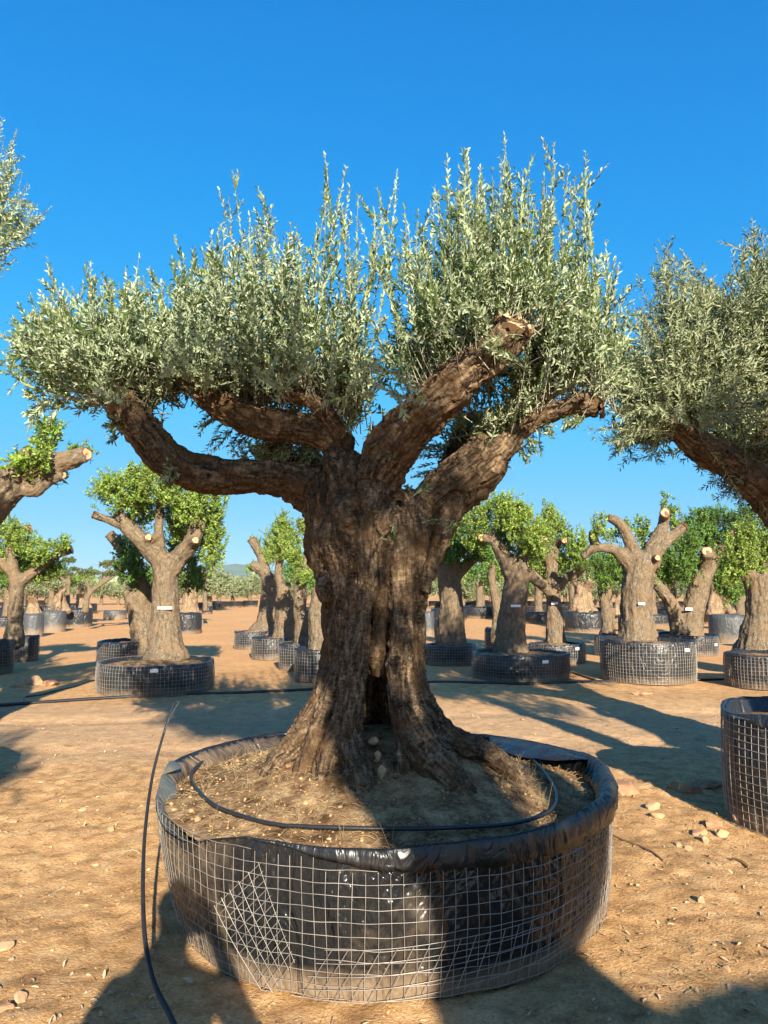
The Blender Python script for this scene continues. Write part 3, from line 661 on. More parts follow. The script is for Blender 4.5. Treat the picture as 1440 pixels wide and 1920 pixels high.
def flap(name, a0, a1, win, zin, rise, m, seed, out=0.0):
    k = 60; t = np.radians(np.linspace(a0, a1, k)); s = np.sin(np.linspace(0, math.pi, k)) ** .6; cc = fbm(np.stack([t * 6, t * 0, t * 0], 1), 3, seed) 
    mb = MB(); V = []
    for q in np.linspace(0, 1, 9):
        f_ = np.stack([t * 7, np.full(k, q * 2.5), t * 0], 1); w_ = fbm(f_, 3, seed + 5)
        r = rr(t) + .004 + out * s * math.sin(q * math.pi) - q * win * s + .02 * w_ * q; z = LINTOP(t) * 1.0 + rise * s * math.sin(q * 2.4) - q * zin * s + .022 * w_
        V.append(onpot(t, r, z))
    V = np.concatenate(V); i, j = np.meshgrid(np.arange(k - 1), np.arange(8)); a = (j * k + i).ravel()
    mb.add(V, np.stack([a, a + 1, a + 1 + k, a + k], 1)); return part(name, mb, m, pot)
flap('plastic_flap', 181, 229, .12, .07, .015, M_dusty, 61)['label'] = 'dusty grey flap folded inward at the left'
flap('plastic_flap', 8, 52, .24, .05, .035, M_cuff, 64)['label'] = 'wide dark flap folded inward at the right rear'
flap('plastic_flap', 55, 88, .16, .03, .02, M_cuff, 67)['label'] = 'flat dark flap at the far rim'
flap('plastic_flap', 172, 184, .07, .02, .035, M_dusty, 70, .015)['label'] = 'small stiff flap under the upright pipe'
# wire mesh
WR = .00125; mb = MB(); nv = 150; zs = [.012 + k * .0462 for k in range(12)]
for k in range(nv):
    t = 2 * math.pi * (k + .3) / nv; top = float(MESHTOP(np.array([t]))[0]); z = np.arange(0.003, top + .012, .046); t_ = t + .0025 * np.sin(z * 9 + k)
    tube(mb, onpot(np.full(len(z), 1.) * t_, rr(t_, z) + .003 + .003 * np.sin(z * 20 + k * .7), z), WR, 4, caps=False)
tt = np.arange(300) * 2 * math.pi / 300; mt = MESHTOP(tt)
for z in zs:
    zz = z + .003 * np.sin(tt * 5 + z * 30) + .0015 * np.sin(tt * 40 + z * 90); ok = z <= mt
    p = onpot(tt, rr(tt, z) + .006 + .003 * np.sin(tt * 31), zz)
    if ok.all(): tube(mb, p, WR, 4, closed=True)
    else:
        i0 = int(np.argmax(~ok)); order = np.roll(np.arange(300), -i0); run = []
        for q in list(order) + [-1]:
            if q >= 0 and ok[q]: run.append(q)
            else:
                if len(run) > 2: tube(mb, p[run], WR, 4, caps=False)
                run = []
part('wire_mesh', mb, M_wire, pot)
def pot_hit(px, py, off=.014):
    """angle and height where the photo pixel meets the near wall"""
    d = P(px, py, 1.0) - np.array((0, 0, H)); lo, hi = 2.0, CY
    for _ in range(50):
        m_ = (lo + hi) / 2; q = np.array((0, 0, H)) + d * m_; dx, dy = q[0] - CX, q[1] - CY
        R = math.hypot(dx, dy); t = math.atan2(dy, dx)
        if R > float(rr(t, max(q[2], 0))) + off: lo = m_
        else: hi = m_
    return t, q[2]
def panel(corners, nu, nv_, name, label, off):
    c = [pot_hit(*q) for q in corners]; mb = MB()      # corners a b c d in order; bilinear on (angle, height)
    def at(u, v): return [(1 - u) * (1 - v) * c[0][k] + u * (1 - v) * c[1][k] + u * v * c[2][k] + (1 - u) * v * c[3][k] for k in (0, 1)]
    def run(fix, along_u):
        s = np.linspace(-.02, 1.02, 30); q = np.array([at(a_, fix) if along_u else at(fix, a_) for a_ in s]); z = np.maximum(q[:, 1], .004)
        tube(mb, onpot(q[:, 0], rr(q[:, 0], z) + off + (.0 if along_u else .004), z), WR, 4, caps=False)
    for k in range(nu + 1): run(k / nu, False)
    for k in range(nv_ + 1): run(k / nv_, True)
    part(name, mb, M_wire, pot)['label'] = label
panel([(478, 938), (672, 790), (825, 1445), (640, 1665)][:0] or [(405, 1700), (487, 1620), (552, 1800), (500, 1872)], 5, 12, 'mesh_patch', 'tilted overlapping patch of wire mesh at the left front', .016)
panel([(622, 1782), (1128, 1640), (1128, 1700), (560, 1880)], 22, 4, 'mesh_patch', 'second strip of wire mesh wired low across the front', .013)
# soil inside
def soil_z(x, y):
    r = np.hypot(x - CX, y - CY) / PR; p = np.stack([x, y, x * 0], 1)
    return .455 + .31 * np.exp(-(r / .60) ** 2.2) + .02 * fbm(p * 4, 4, 71) + .010 * fbm(p * 17, 3, 72) + .02 * np.exp(-((x + .75) ** 2 + (y - 3.7) ** 2) / .12)
k = 130; q = np.linspace(-1, 1, k); U_, V_ = np.meshgrid(q, q)
R_ = np.maximum(np.abs(U_), np.abs(V_)); TH = np.arctan2(V_, U_); rad_ = R_ * (rr(TH.ravel()).reshape(TH.shape) - .035)
x = (CX + rad_ * np.cos(TH)).ravel(); y = (CY + rad_ * np.sin(TH)).ravel(); mb = MB()
i, j = np.meshgrid(np.arange(k - 1), np.arange(k - 1)); a = (j * k + i).ravel()
mb.add(np.stack([x, y, soil_z(x, y)], 1), np.stack([a, a + 1, a + 1 + k, a + k], 1)); part('soil', mb, M_soil, pot)
def sz(x, y): return float(soil_z(np.array([x]), np.array([y]))[0])
rg = np.random.default_rng(77); mb = MB(); mb2 = MB()
for _ in range(3200):
    a = rg.uniform(0, 6.283); r = math.sqrt(rg.uniform(.1, .98)) * (PR - .05); x, y = CX + r * math.cos(a), CY + r * math.sin(a); z = sz(x, y)
    if rg.uniform() < .65:
        L = rg.uniform(.015, .06); d = rg.uniform(0, 6.28); p = np.array((x, y, z + .005)); e = np.array((math.cos(d) * L, math.sin(d) * L, rg.uniform(-.002, .02)))
        tube(mb, [p, p + e * .5 + (0, 0, .006), p + e], [.0014, .0012, .0005], 3, caps=False)
    else: rock(mb2, (x, y, z), rg.uniform(.003, .009, 3) * (1 + (rg.uniform() < .06) * 1.6), int(rg.integers(1e6)), ICO1, rg.uniform())
part('straw_litter', mb, M_dry, pot)['kind'] = 'stuff'; part('soil_crumbs', mb2, M_gravel, pot)['kind'] = 'stuff'
# drip ring lying on the soil
hp = [(440, 1524), (395, 1503), (368, 1476), (357, 1455), (372, 1432), (410, 1408), (470, 1388), (560, 1375)]
def on_soil(px, py):
    lo, hi = 2.2, 7.
    for _ in range(50):
        m_ = (lo + hi) / 2; q = P(px, py, m_)
        if q[2] > sz(q[0], q[1]) + .026: lo = m_
        else: hi = m_
    return P(px, py, lo)
ring = [on_soil(*q) for q in [(540, 1549), (490, 1540), (445, 1527), (400, 1508), (370, 1480), (358, 1457), (372, 1434), (412, 1410), (470, 1391)]]
ring += [np.array((CX + .86 * math.cos(t), CY + .86 * math.sin(t), .505)) for t in np.radians([118, 100, 80, 62])]
ring += [on_soil(*q) for q in [(905, 1378), (960, 1400), (1005, 1430), (1035, 1468), (1044, 1500), (1025, 1525), (960, 1544), (860, 1551), (760, 1554), (640, 1552), (540, 1548)]]
p, r = smooth_path(ring, [.0085] * len(ring), .03); mb = MB(); tube(mb, p, r, 8)
solo('drip_pipe', mb, M_pipe, 'black drip irrigation pipe looped on the soil round the great olive', 'pipe')
# upright pipe at the pot's left
pts = [P(352, 1990, 2.52), P(322, 1910, 2.66), P(288, 1840, 2.80), P(272, 1760, 2.95), P(268, 1660, 3.15), P(272, 1560, 3.40), P(285, 1460, 3.62), P(304, 1385, 3.74), P(326, 1318, 3.84)]
pts[0][2] = .012; pts[1][2] = max(pts[1][2], .015)
pipe = thing('irrigation_pipe', 'thin cut irrigation pipe standing up against the left rim of the front pot', 'pipe', (pts[0][0], pts[0][1], 0))
p, r = smooth_path(pts, [.010, .010, .0095, .009, .0085, .0075, .007, .006, .0045], .03)
mb = MB(); tube(mb, p, r, 8); part('pipe', mb, M_pipe, pipe)
mb = MB(); tube(mb, [P(307, 1375, 3.74), P(318, 1345, 3.80), P(336, 1316, 3.86), P(331, 1314, 3.86)], [.0035, .003, .003, .002], 5); part('split_end', mb, M_pot_grey, pipe)
# stones tucked at the trunk foot
for i, (px, py, Y, s, mm, lb) in enumerate([(702, 1390, 3.56, (.032, .02, .022), M_stone, 'ochre stone wedged in the mouth of the hollow trunk'), (709, 1418, 3.50, (.022, .02, .028), M_stone, 'upper grey pebble in the cleft below the hollow'), (717, 1446, 3.46, (.024, .02, .034), M_stone, 'long grey stone in the cleft below the hollow'), (733, 1497, 3.38, (.013, .012, .013), M_stone, 'white pebble at the foot of the trunk cleft'), (703, 1530, 3.30, (.013, .012, .014), M_stone, 'small ochre stone on the soil nearest the drip pipe')]):
    mb = MB(); c = P(px, py, Y); rock(mb, c, s, 200 + i, None, .5); solo('stone', mb, mm, lb, 'stone', smooth=False)

# ------------------------------------------------------------------ pots behind
def round_pot(cx, cy, r, h, label, name='tree_pot', mesh=True, m=None, seed=0, wire=.0028, gap=.052, tags=(), group=None, flare=0.0, soilrise=.05, detail=1.0):
    root = thing(name, label, 'plant pot', (cx, cy, 0), group); g = np.random.default_rng(seed + 900)
    n = int(96 * detail); t = np.arange(n) * 2 * math.pi / n; k1, k2 = g.uniform(0, 6, 2)
    R = lambda t_, z: r * (1 + .012 * np.sin(3 * t_ + k1) + .008 * np.sin(7 * t_ + k2) - flare * (1 - np.asarray(z) / h)) + .015 * np.sin(math.pi * np.asarray(z) / h)
    on_ = lambda t_, rr_, z: np.stack([cx + rr_ * np.cos(t_), cy + rr_ * np.sin(t_), np.broadcast_to(z, np.shape(t_))], -1)
    zt = h * (.985 + .03 * vnoise(np.stack([np.cos(t) * 3, np.sin(t) * 3, t * 0 + seed], 1), 3)); rows = []
    for q in np.linspace(-.02, 1, max(5, int(13 * detail))):
        w_ = .016 * fbm(np.stack([np.cos(t) * 6, np.sin(t) * 6, np.full(n, q * 2.5 + seed)], 1), 3, 5)
        rows.append(on_(t, R(t, zt * q) - .012 + np.clip(w_, -.02, .008), zt * q))
    rows.append(on_(t, R(t, h) - .04, zt - .005)); rows.append(on_(t, R(t, h) - .07, zt - .16 * h / .5))
    mb = MB(); ringmesh(mb, rows, n); part('liner', mb, m or M_liner_far, root)
    if detail >= .8:
        cr = fbm(np.stack([np.cos(t) * 7, np.sin(t) * 7, t * 0 + seed], 1), 3, 9); dp = .035 + .05 * np.clip(cr + .2, 0, 1)
        rows = [on_(t, R(t, h) - .03, zt - .03), on_(t, R(t, h) - .008, zt + .008 + .02 * cr), on_(t, R(t, h) + .010 + .012 * cr, zt + .004 + .015 * cr), on_(t, R(t, h) + .012 + .01 * cr, zt - dp)]
        mb = MB(); ringmesh(mb, rows, n); part('folded_rim', mb, m or M_liner_far, root)
    if mesh:
        mb = MB(); nv = int(2 * math.pi * r / gap); zz = np.arange(.005, h * 1.02, gap)
        for k in range(nv):
            a = 2 * math.pi * k / nv; tube(mb, on_(np.full(len(zz), a), R(np.full(len(zz), a), zz) + .006, zz), wire, 3, caps=False)
        for z in zz: tube(mb, on_(t, R(t, z) + .008, z + .004 * np.sin(5 * t + z * 20)), wire, 3, closed=True)
        part('wire_mesh', mb, M_wire, root)
    q = np.linspace(0, 1, 12); mb = MB(); rows = [on_(t, (R(t, h) - .05) * a, h * .86 + soilrise * (1 - a * a) + .02 * fbm(np.stack([np.cos(t) * 4 * a, np.sin(t) * 4 * a, t * 0 + seed], 1), 3, 2)) for a in q[::-1]]
    ringmesh(mb, rows, n); part('soil', mb, M_soil, root)
    for (a, z) in tags:
        a = rad(a); c = on_(np.array([a]), R(np.array([a]), z) + .020, z)[0]; mb = MB(); box(mb, c, .11, .004, .05, a + math.pi / 2); part('label_tag', mb, M_tag, root, False)
    root['_h'] = h; return root
def px_pot(xl, xr, ybot, rimy, label, **kw):
    d1 = ground_d(ybot); k = (CP + (ybot - 960) / F * SP) / F
    a0, a1 = math.atan((xl - 720) * k), math.atan((xr - 720) * k); s = math.sin((a1 - a0) / 2); az = (a0 + a1) / 2
    r = s * d1 / (1 - s); D = d1 + r; h = P(720, rimy, d1)[2]
    cx, cy = D * math.sin(az), D * math.cos(az); h = max(.2, h)
    kw.setdefault('seed', int(xl * 7 + ybot) % 997); kw.setdefault('detail', 1.0 if d1 < 20 else .6)
    return round_pot(cx, cy, r, h, label, **kw)

# ------------------------------------------------------------------ pruned trees behind
def tree(name, label, cat, Y, limbs, cuts=(), tufts=(), leaf=None, bark=None, voxel=.024, seed=0, lsize=(.048, .029), cover=1.4, tagpx=None, group=None, spiky=.15, slen=.26, depth=1.0, amp=.022, gap=.028, up=.8, ang=(35, 70)):
    """limbs: lists of (px, py, radius px, optional depth offset) seen at depth Y"""
    x0, y0 = limbs[0][0][:2]; b = P(x0, y0, Y); root = thing(name, label, cat, b, group); g = np.random.default_rng(seed + 50); S_ = []
    for L_ in limbs:
        S_.append((np.array([P(q[0], q[1], Y + (q[3] if len(q) > 3 else 0)) for q in L_]), np.array([q[2] * Y / F for q in L_])))
    S_[0][0][0][2] -= .12
    woody('trunk', S_, voxel, bark or M_carob_bark, root, amp=amp, sm=2, seed=seed)
    for c in cuts:
        li, ci = c[0], c[1] if len(c) > 1 else -1
        p, r = S_[li]; d = p[-1] - p[-2]; d /= np.linalg.norm(d)
        if len(c) > 1: d = np.array(c[1])
        cut_face(root, p[-1] + (p[-1] - p[-2]) / np.linalg.norm(p[-1] - p[-2]) * r[-1] * .25, d, r[-1] * .92, M_cut, seed)
    if tufts:
        lm, sm = MB(), MB()
        for q in tufts:
            x, y, rx, ry = q[:4]; dz = q[4] if len(q) > 4 else ((-.36, .05, -.3)[int(x) % 3] if spiky else 0); rx, ry = (rx * 1.15, ry * 1.15) if spiky else (rx, ry)
            c = P(x, y, Y + dz); Rw = np.array((rx, (rx + ry) * .5 * depth, ry)) * Y / F
            lp = lsize[0] * F / Y * lsize[1] * F / Y * .5; n = 3.14 * rx * ry / lp * cover * 2.6
            tuft(lm, sm, c, Rw, n, g, lsize[0] * (.85 + .3 * g.uniform()), lsize[1] * (.8 + .3 * g.uniform()), slen, gap, up, g.normal(0, .10), spiky, ang)
        crown_part(lm, sm, leaf or M_carob_leaf, M_twig_brown, root)
    if tagpx:
        x, y, w_ = tagpx; mb = MB(); p, r = S_[0]; k = int(np.argmin(np.abs(p[:, 2] - P(x, y, Y)[2]))); c = P(x, y, Y - r[k] - .03)
        box(mb, c, w_ * Y / F, .006, 4.5 * Y / F, 0); part('label_tag', mb, M_tag, root, False)
    return root
def dof(ybot, xl, xr):
    d1 = ground_d(ybot); s = math.sin(math.atan((xr - xl) / 2 / F)); return d1 / (1 - s)

px_pot(200, 411, 1298, 1243, 'wire-mesh pot with a crumpled shiny front under the left pale-trunked carob', tags=[(-75, .36)])
Y = dof(1298, 200, 411)
tree('carob_tree', 'pruned carob with a straight pale trunk and three limbs, left of the great olive', 'carob tree', Y,
     [[(312, 1225, 44), (310, 1200, 32), (310, 1140, 25), (310, 1090, 24), (312, 1050, 26)],
      [(308, 1070, 22), (296, 1045, 21), (272, 1020, 18, -.1), (246, 995, 15, -.15), (228, 972, 12, -.2), (222, 958, 10, -.2)],
      [(246, 995, 11, -.15), (222, 982, 9, -.2), (196, 972, 8, -.25), (177, 966, 8, -.25)],
      [(306, 1060, 18), (298, 1020, 11), (298, 985, 9.5), (301, 945, 8), (303, 915, 8)],
      [(318, 1065, 22), (338, 1042, 18), (358, 1018, 17, -.1), (370, 988, 15, -.1), (376, 970, 12, -.1)],
      [(355, 1022, 11, -.1), (362, 1016, 9, -.25), (366, 1013, 7, -.35)],
      [(276, 1022, 10, -.1), (278, 1008, 7, -.28)], [(296, 1005, 9), (283, 1012, 6, -.2)]],
     cuts=[(2,), (3,), (5, (.2, -1, .1)), (6, (.1, -1, .2)), (7, (-.3, -1, .1))],
     tufts=[(225, 915, 48, 38), (262, 925, 42, 34), (300, 905, 45, 38), (345, 925, 45, 45), (388, 940, 42, 48), (398, 1000, 30, 40, .3), (255, 885, 22, 22), (285, 870, 20, 22), (205, 905, 24, 24), (360, 970, 40, 40, .4), (330, 970, 30, 35, .4), (262, 960, 35, 25, .4), (402, 1040, 22, 24, .3)], seed=1, tagpx=(309, 1140, 26))
px_pot(198, 330, 1252, 1200, 'pot half hidden behind the pot of the left pale-trunked carob', seed=5)
tree('carob_tree', 'leaning double-trunked carob in deep shade, behind the left pale-trunked carob', 'carob tree', 13.6,
     [[(272, 1220, 27), (268, 1185, 23), (256, 1140, 19), (244, 1105, 16)], [(262, 1160, 14), (268, 1110, 15), (255, 1070, 14), (238, 1040, 12), (222, 1020, 11), (207, 1003, 10)],
      [(275, 1190, 15), (292, 1130, 12), (300, 1080, 12), (330, 1050, 10), (350, 1020, 10)]], cuts=[(1,)],
     tufts=[(245, 1050, 28, 38), (262, 1085, 22, 32), (232, 1020, 22, 22), (350, 1055, 30, 40), (370, 1080, 22, 20), (335, 1020, 30, 30)], leaf=M_carob_leaf_shade, seed=2)

px_pot(880, 1056, 1278, 1228, 'low dark pot with fine mesh, right beside the great olive trunk', m=M_liner_far, tags=[(-72, .33)], wire=.0016)
Y = dof(1278, 880, 1056)
tree('carob_tree', 'carob with a leaning grey trunk and bright crown, in the low dark pot', 'carob tree', Y,
     [[(958, 1220, 36), (957, 1190, 28), (962, 1140, 25), (969, 1090, 23), (967, 1060, 22)], [(960, 1075, 19), (948, 1050, 15), (936, 1030, 12), (926, 1014, 11), (918, 1006, 10)], [(924, 1014, 8), (914, 1010, 8), (905, 1008, 8)],
      [(975, 1070, 17), (990, 1072, 11), (1004, 1090, 8), (1022, 1100, 8)], [(972, 1065, 14), (985, 1030, 11), (990, 990, 8)]], cuts=[(1,), (2, (-.4, -1, .2))],
     tufts=[(892, 965, 32, 30), (925, 960, 34, 34), (960, 962, 32, 34), (990, 990, 34, 34), (950, 1000, 34, 26, .3), (985, 1035, 34, 26, .2), (890, 1005, 28, 22, .3), (945, 940, 18, 18), (975, 950, 15, 18), (1005, 1010, 25, 25)], seed=3, tagpx=(967, 1136, 18))
tree('carob_tree', 'thin crooked carob seen just left of the leaning grey trunk', 'carob tree', 16.5, [[(930, 1195, 11), (932, 1150, 9), (926, 1110, 8), (922, 1085, 7), (924, 1058, 7)], [(934, 1150, 7), (942, 1120, 5), (955, 1112, 4)]],
     tufts=[(925, 1042, 24, 18)], seed=4)
px_pot(905, 962, 1225, 1178, 'small mesh pot of the thin crooked carob', seed=8)
px_pot(792, 886, 1248, 1212, 'mesh pot against the right edge of the great trunk')
tree('carob_tree', 'carob with a dark-topped stout trunk nearest the right edge of the great trunk', 'carob tree', dof(1248, 792, 886),
     [[(846, 1212, 34), (845, 1180, 26), (846, 1130, 22), (842, 1080, 22), (842, 1050, 21)], [(848, 1085, 12), (866, 1068, 11), (884, 1050, 10), (905, 1042, 8), (922, 1036, 7)], [(842, 1055, 14), (838, 1035, 11), (830, 1020, 9)], [(862, 1200, 12), (864, 1170, 8), (862, 1150, 6)]],
     tufts=[(845, 1030, 28, 26), (872, 1015, 30, 30), (900, 1010, 28, 24), (855, 985, 22, 22), (905, 1035, 22, 14)], seed=5, leaf=M_carob_leaf_shade)
px_pot(985, 1086, 1242, 1207, 'mesh pot with a white tag between the low dark pot and the tall silvery pot', tags=[(-60, .3)])
Y5 = dof(1242, 985, 1086)
tree('carob_tree', 'carob with a white-banded shaded trunk and two round saw cuts in its crown', 'carob tree', Y5,
     [[(1042, 1208, 21), (1040, 1170, 17), (1038, 1130, 14), (1036, 1098, 14)], [(1034, 1110, 12), (1018, 1098, 10), (1002, 1080, 9), (988, 1066, 8)], [(1040, 1105, 12), (1060, 1084, 9), (1080, 1076, 9), (1094, 1062, 8)], [(1036, 1100, 11), (1030, 1060, 9), (1022, 1025, 9, -.2), (1019, 1012, 9, -.35)], [(1036, 1080, 9), (1040, 1030, 8), (1048, 1015, 7, -.1), (1058, 1013, 7, -.3)]], cuts=[(3, (-.1, -1, .15)), (4, (.3, -1, 0))],
     tufts=[(1030, 975, 28, 22), (1012, 1000, 26, 24), (1048, 1000, 24, 26), (1045, 1045, 36, 28, .2), (1010, 1055, 28, 26, .2), (1082, 1015, 22, 26), (1085, 1045, 18, 22), (1030, 955, 14, 16)], seed=6, tagpx=(1040, 1131, 12))
px_pot(1115, 1286, 1273, 1198, 'tall silvery wire-mesh pot with a white tag, in the middle of the right row', tags=[(-58, .52)], wire=.0034)
Y = dof(1273, 1115, 1286)
tree('carob_tree', 'hard-pruned carob with thick straight trunk and bare sawn limbs in the tall silvery pot', 'carob tree', Y,
     [[(1196, 1197, 42), (1195, 1175, 32), (1193, 1130, 29), (1197, 1080, 29), (1203, 1050, 30)],
      [(1188, 1065, 22), (1172, 1046, 14), (1150, 1030, 10), (1128, 1027, 9), (1110, 1030, 9), (1092, 1044, 7)], [(1196, 1055, 18), (1184, 1025, 13), (1176, 1005, 11), (1164, 985, 10), (1152, 975, 9), (1143, 972, 8)],
      [(1215, 1060, 22), (1226, 1030, 17), (1236, 1005, 13), (1243, 985, 11), (1246, 968, 11)], [(1222, 1045, 15), (1244, 1020, 11), (1262, 1004, 10), (1282, 988, 10)], [(1225, 1050, 9), (1233, 1046, 6, -.35)], [(1120, 1028, 9), (1112, 1010, 9), (1113, 995, 8)], [(1246, 972, 8), (1247, 962, 10, -.25)]],
     cuts=[(2,), (4,), (5, (.1, -1, .1)), (7, (.1, -1, .1))],
     tufts=[(1124, 985, 20, 20), (1150, 1000, 20, 16, .2), (1170, 985, 14, 16, .15), (1203, 985, 18, 22, .15), (1210, 1015, 18, 18, .2), (1258, 955, 12, 18, .15), (1268, 985, 14, 22, .2), (1248, 935, 8, 16, .1), (1256, 1005, 10, 14, .2)], seed=7, tagpx=(1203, 1132, 12), cover=1.0)
px_pot(1338, 1500, 1273, 1216, 'mesh pot cut by the right edge of the picture, in the middle distance', wire=.0030)
tree('carob_tree', 'carob with a thick warm-lit trunk at the right edge of the picture', 'carob tree', dof(1273, 1338, 1500),
     [[(1424, 1222, 52), (1426, 1195, 38), (1428, 1150, 28), (1426, 1110, 27), (1424, 1080, 28)], [(1415, 1095, 18), (1400, 1070, 13), (1392, 1045, 11), (1385, 1020, 9)], [(1430, 1090, 20), (1445, 1050, 15), (1462, 1010, 12)]],
     tufts=[(1385, 1030, 38, 34), (1420, 1045, 40, 34), (1450, 1010, 45, 40), (1370, 1070, 22, 18), (1480, 1060, 40, 36), (1400, 1000, 30, 30)], seed=8, leaf=M_carob_leaf)
px_pot(1196, 1330, 1222, 1186, 'dark mesh pot under the V-shaped carob, behind the tall silvery pot', seed=31, tags=[(-50, .25)])
tree('carob_tree', 'big shaded carob with V-shaped trunk and dark crown, right of the tall silvery pot', 'carob tree', 17.0,
     [[(1288, 1197, 30), (1296, 1160, 22), (1306, 1120, 19), (1316, 1085, 19), (1330, 1060, 15), (1345, 1035, 11)], [(1276, 1197, 17), (1266, 1150, 14), (1250, 1118, 12), (1232, 1095, 10), (1222, 1078, 9)], [(1318, 1080, 13), (1324, 1050, 11, -.2), (1326, 1036, 11, -.4)], [(1345, 1040, 10), (1365, 1010, 8, -.2), (1376, 998, 8, -.4)]], cuts=[(2, (-.1, -1, .2)), (3, (-.2, -1, .1))],
     tufts=[(1240, 1065, 28, 30), (1275, 1050, 32, 34), (1310, 1030, 34, 34, .4), (1310, 985, 34, 34, .2), (1345, 985, 36, 40, .2), (1375, 1030, 34, 36, .4), (1350, 1070, 34, 26, .4), (1370, 1100, 30, 28, .4), (1300, 1070, 26, 24, .4), (1290, 1010, 26, 26), (1395, 980, 30, 36)], seed=9, leaf=M_carob_leaf_shade, tagpx=(1292, 1142, 13))
px_pot(1105, 1170, 1226, 1188, 'small dark pot left of the tall silvery pot', seed=33)
tree('carob_tree', 'small shaded carob with a thin trunk, between the white-banded carob and the hard-pruned one', 'carob tree', 18.2,
     [[(1138, 1188, 16), (1140, 1165, 12), (1133, 1130, 9), (1128, 1085, 9)], [(1142, 1170, 8), (1148, 1150, 6), (1150, 1140, 5)]], tufts=[(1125, 1055, 28, 24), (1155, 1060, 26, 26), (1140, 1080, 28, 16)], seed=10, leaf=M_carob_leaf_shade)

# left of the great trunk: four pots in a line
for a in [(447, 512, 1216, 1184, 'farthest mesh pot of the four stepping towards the great trunk at its left'), (479, 552, 1236, 1196, 'second farthest of the four mesh pots left of the great trunk, torn paper on rim'),
          (530, 606, 1257, 1208, 'grey mesh pot with a dirty foot, third of the four left of the great trunk'), (558, 652, 1279, 1218, 'nearest pot of the four at the left, partly behind the great trunk')]:
    px_pot(*a[:4], a[4], wire=.003)
Y = dof(1216, 447, 512)
tree('carob_tree', 'dark-trunked carob in the farthest of the four pots, one bare limb rising left', 'carob tree', Y, [[(500, 1188, 40), (506, 1160, 24), (505, 1120, 17), (508, 1080, 15)], [(502, 1095, 13), (496, 1060, 9), (486, 1035, 9), (472, 1012, 9)], [(505, 1085, 12), (488, 1068, 10), (472, 1058, 8)]], cuts=[(1,)],
     tufts=[(478, 1012, 11, 10, .2), (520, 1010, 26, 24), (508, 1035, 24, 20), (475, 1058, 16, 8), (530, 990, 16, 18)], seed=11)
tree('carob_tree', 'mottled-trunked carob with a pale twisted limb, left of the great trunk', 'carob tree', dof(1236, 479, 552), [[(540, 1200, 34), (538, 1170, 24), (534, 1130, 17), (532, 1095, 14)], [(530, 1105, 9), (522, 1080, 7), (525, 1050, 7), (530, 1040, 6)], [(532, 1040, 6), (548, 1052, 4), (570, 1050, 4)]],
     tufts=[(530, 1000, 24, 26), (545, 1020, 24, 22), (530, 975, 12, 18), (515, 1030, 18, 14)], seed=12)
tree('carob_tree', 'dark slender carob with yellow-green tufts, close at the left of the great trunk', 'carob tree', dof(1257, 530, 606), [[(572, 1215, 22), (567, 1180, 16), (563, 1140, 13), (562, 1095, 12)], [(562, 1100, 9), (575, 1050, 8), (580, 1010, 8), (565, 985, 8), (562, 975, 7)]], cuts=[(1,)],
     tufts=[(562, 1050, 16, 20), (572, 1075, 14, 14), (566, 985, 12, 16), (545, 1035, 12, 12)], seed=13)
tree('carob_tree', 'short pale-trunked carob half hidden by the left side of the great trunk', 'carob tree', dof(1279, 558, 652), [[(600, 1222, 24), (597, 1190, 19), (594, 1150, 17), (600, 1120, 16), (610, 1080, 15)]], tufts=[(620, 1050, 35, 35)], seed=14)

# left edge
px_pot(-60, 46, 1247, 1190, 'dark pot at the left edge of the picture', mesh=True, wire=.0015); px_pot(40, 90, 1227, 1184, 'dark pot second from the left edge, behind the first', mesh=True, wire=.0015)
tree('carob_tree', 'dark-trunked carob at the left edge with one long sawn limb pointing right', 'carob tree', 13.6,
     [[(26, 1200, 20), (28, 1160, 14), (32, 1120, 13), (30, 1075, 13)], [(33, 1095, 12), (55, 1078, 10), (78, 1062, 9), (104, 1040, 9), (132, 1030, 9)], [(28, 1080, 11), (20, 1030, 9), (25, 1000, 9), (55, 992, 9)], [(26, 1080, 9), (0, 1050, 8), (-25, 1030, 8)]], cuts=[(1,), (2,)],
     tufts=[(15, 985, 36, 22), (45, 1012, 34, 20), (20, 1045, 40, 26, .3), (75, 1030, 26, 20), (105, 1020, 16, 14), (85, 1070, 26, 18, .2), (125, 1012, 12, 12), (60, 1060, 24, 22, .4), (-20, 1040, 40, 40), (100, 1055, 22, 14, .2)], seed=15)
big = tree('carob_tree', 'thick bare carob limb with two round saw cuts and tufts, reaching in from the left', 'carob tree', 8.4,
     [[(-205, 1330, 95), (-205, 1250, 75), (-190, 1120, 66), (-150, 1040, 62)], [(-150, 1060, 58), (-90, 1000, 50), (-40, 958, 44), (5, 920, 36), (45, 885, 29), (85, 872, 24), (125, 862, 19), (160, 852, 14)],
      [(20, 915, 26), (45, 915, 17), (65, 920, 14), (90, 900, 12), (115, 890, 10)], [(40, 880, 22), (52, 855, 18), (60, 842, 12)], [(-165, 1060, 50), (-210, 960, 36), (-250, 900, 28)]],
     cuts=[(1, (1, -.45, .25)), (2, (1, -.5, .25))], tufts=[(88, 812, 30, 34), (100, 790, 22, 22), (80, 845, 26, 22), (135, 842, 24, 12, .1), (160, 836, 14, 9, .1), (62, 868, 30, 20, -.15), (38, 855, 22, 14), (110, 885, 20, 12, .15), (-220, 880, 90, 80)], seed=16, voxel=.02, amp=.03, cover=1.0)
round_pot(-5.6, 8.4, .95, .5, 'pot of the thick-limbed carob just outside the left edge', seed=88)

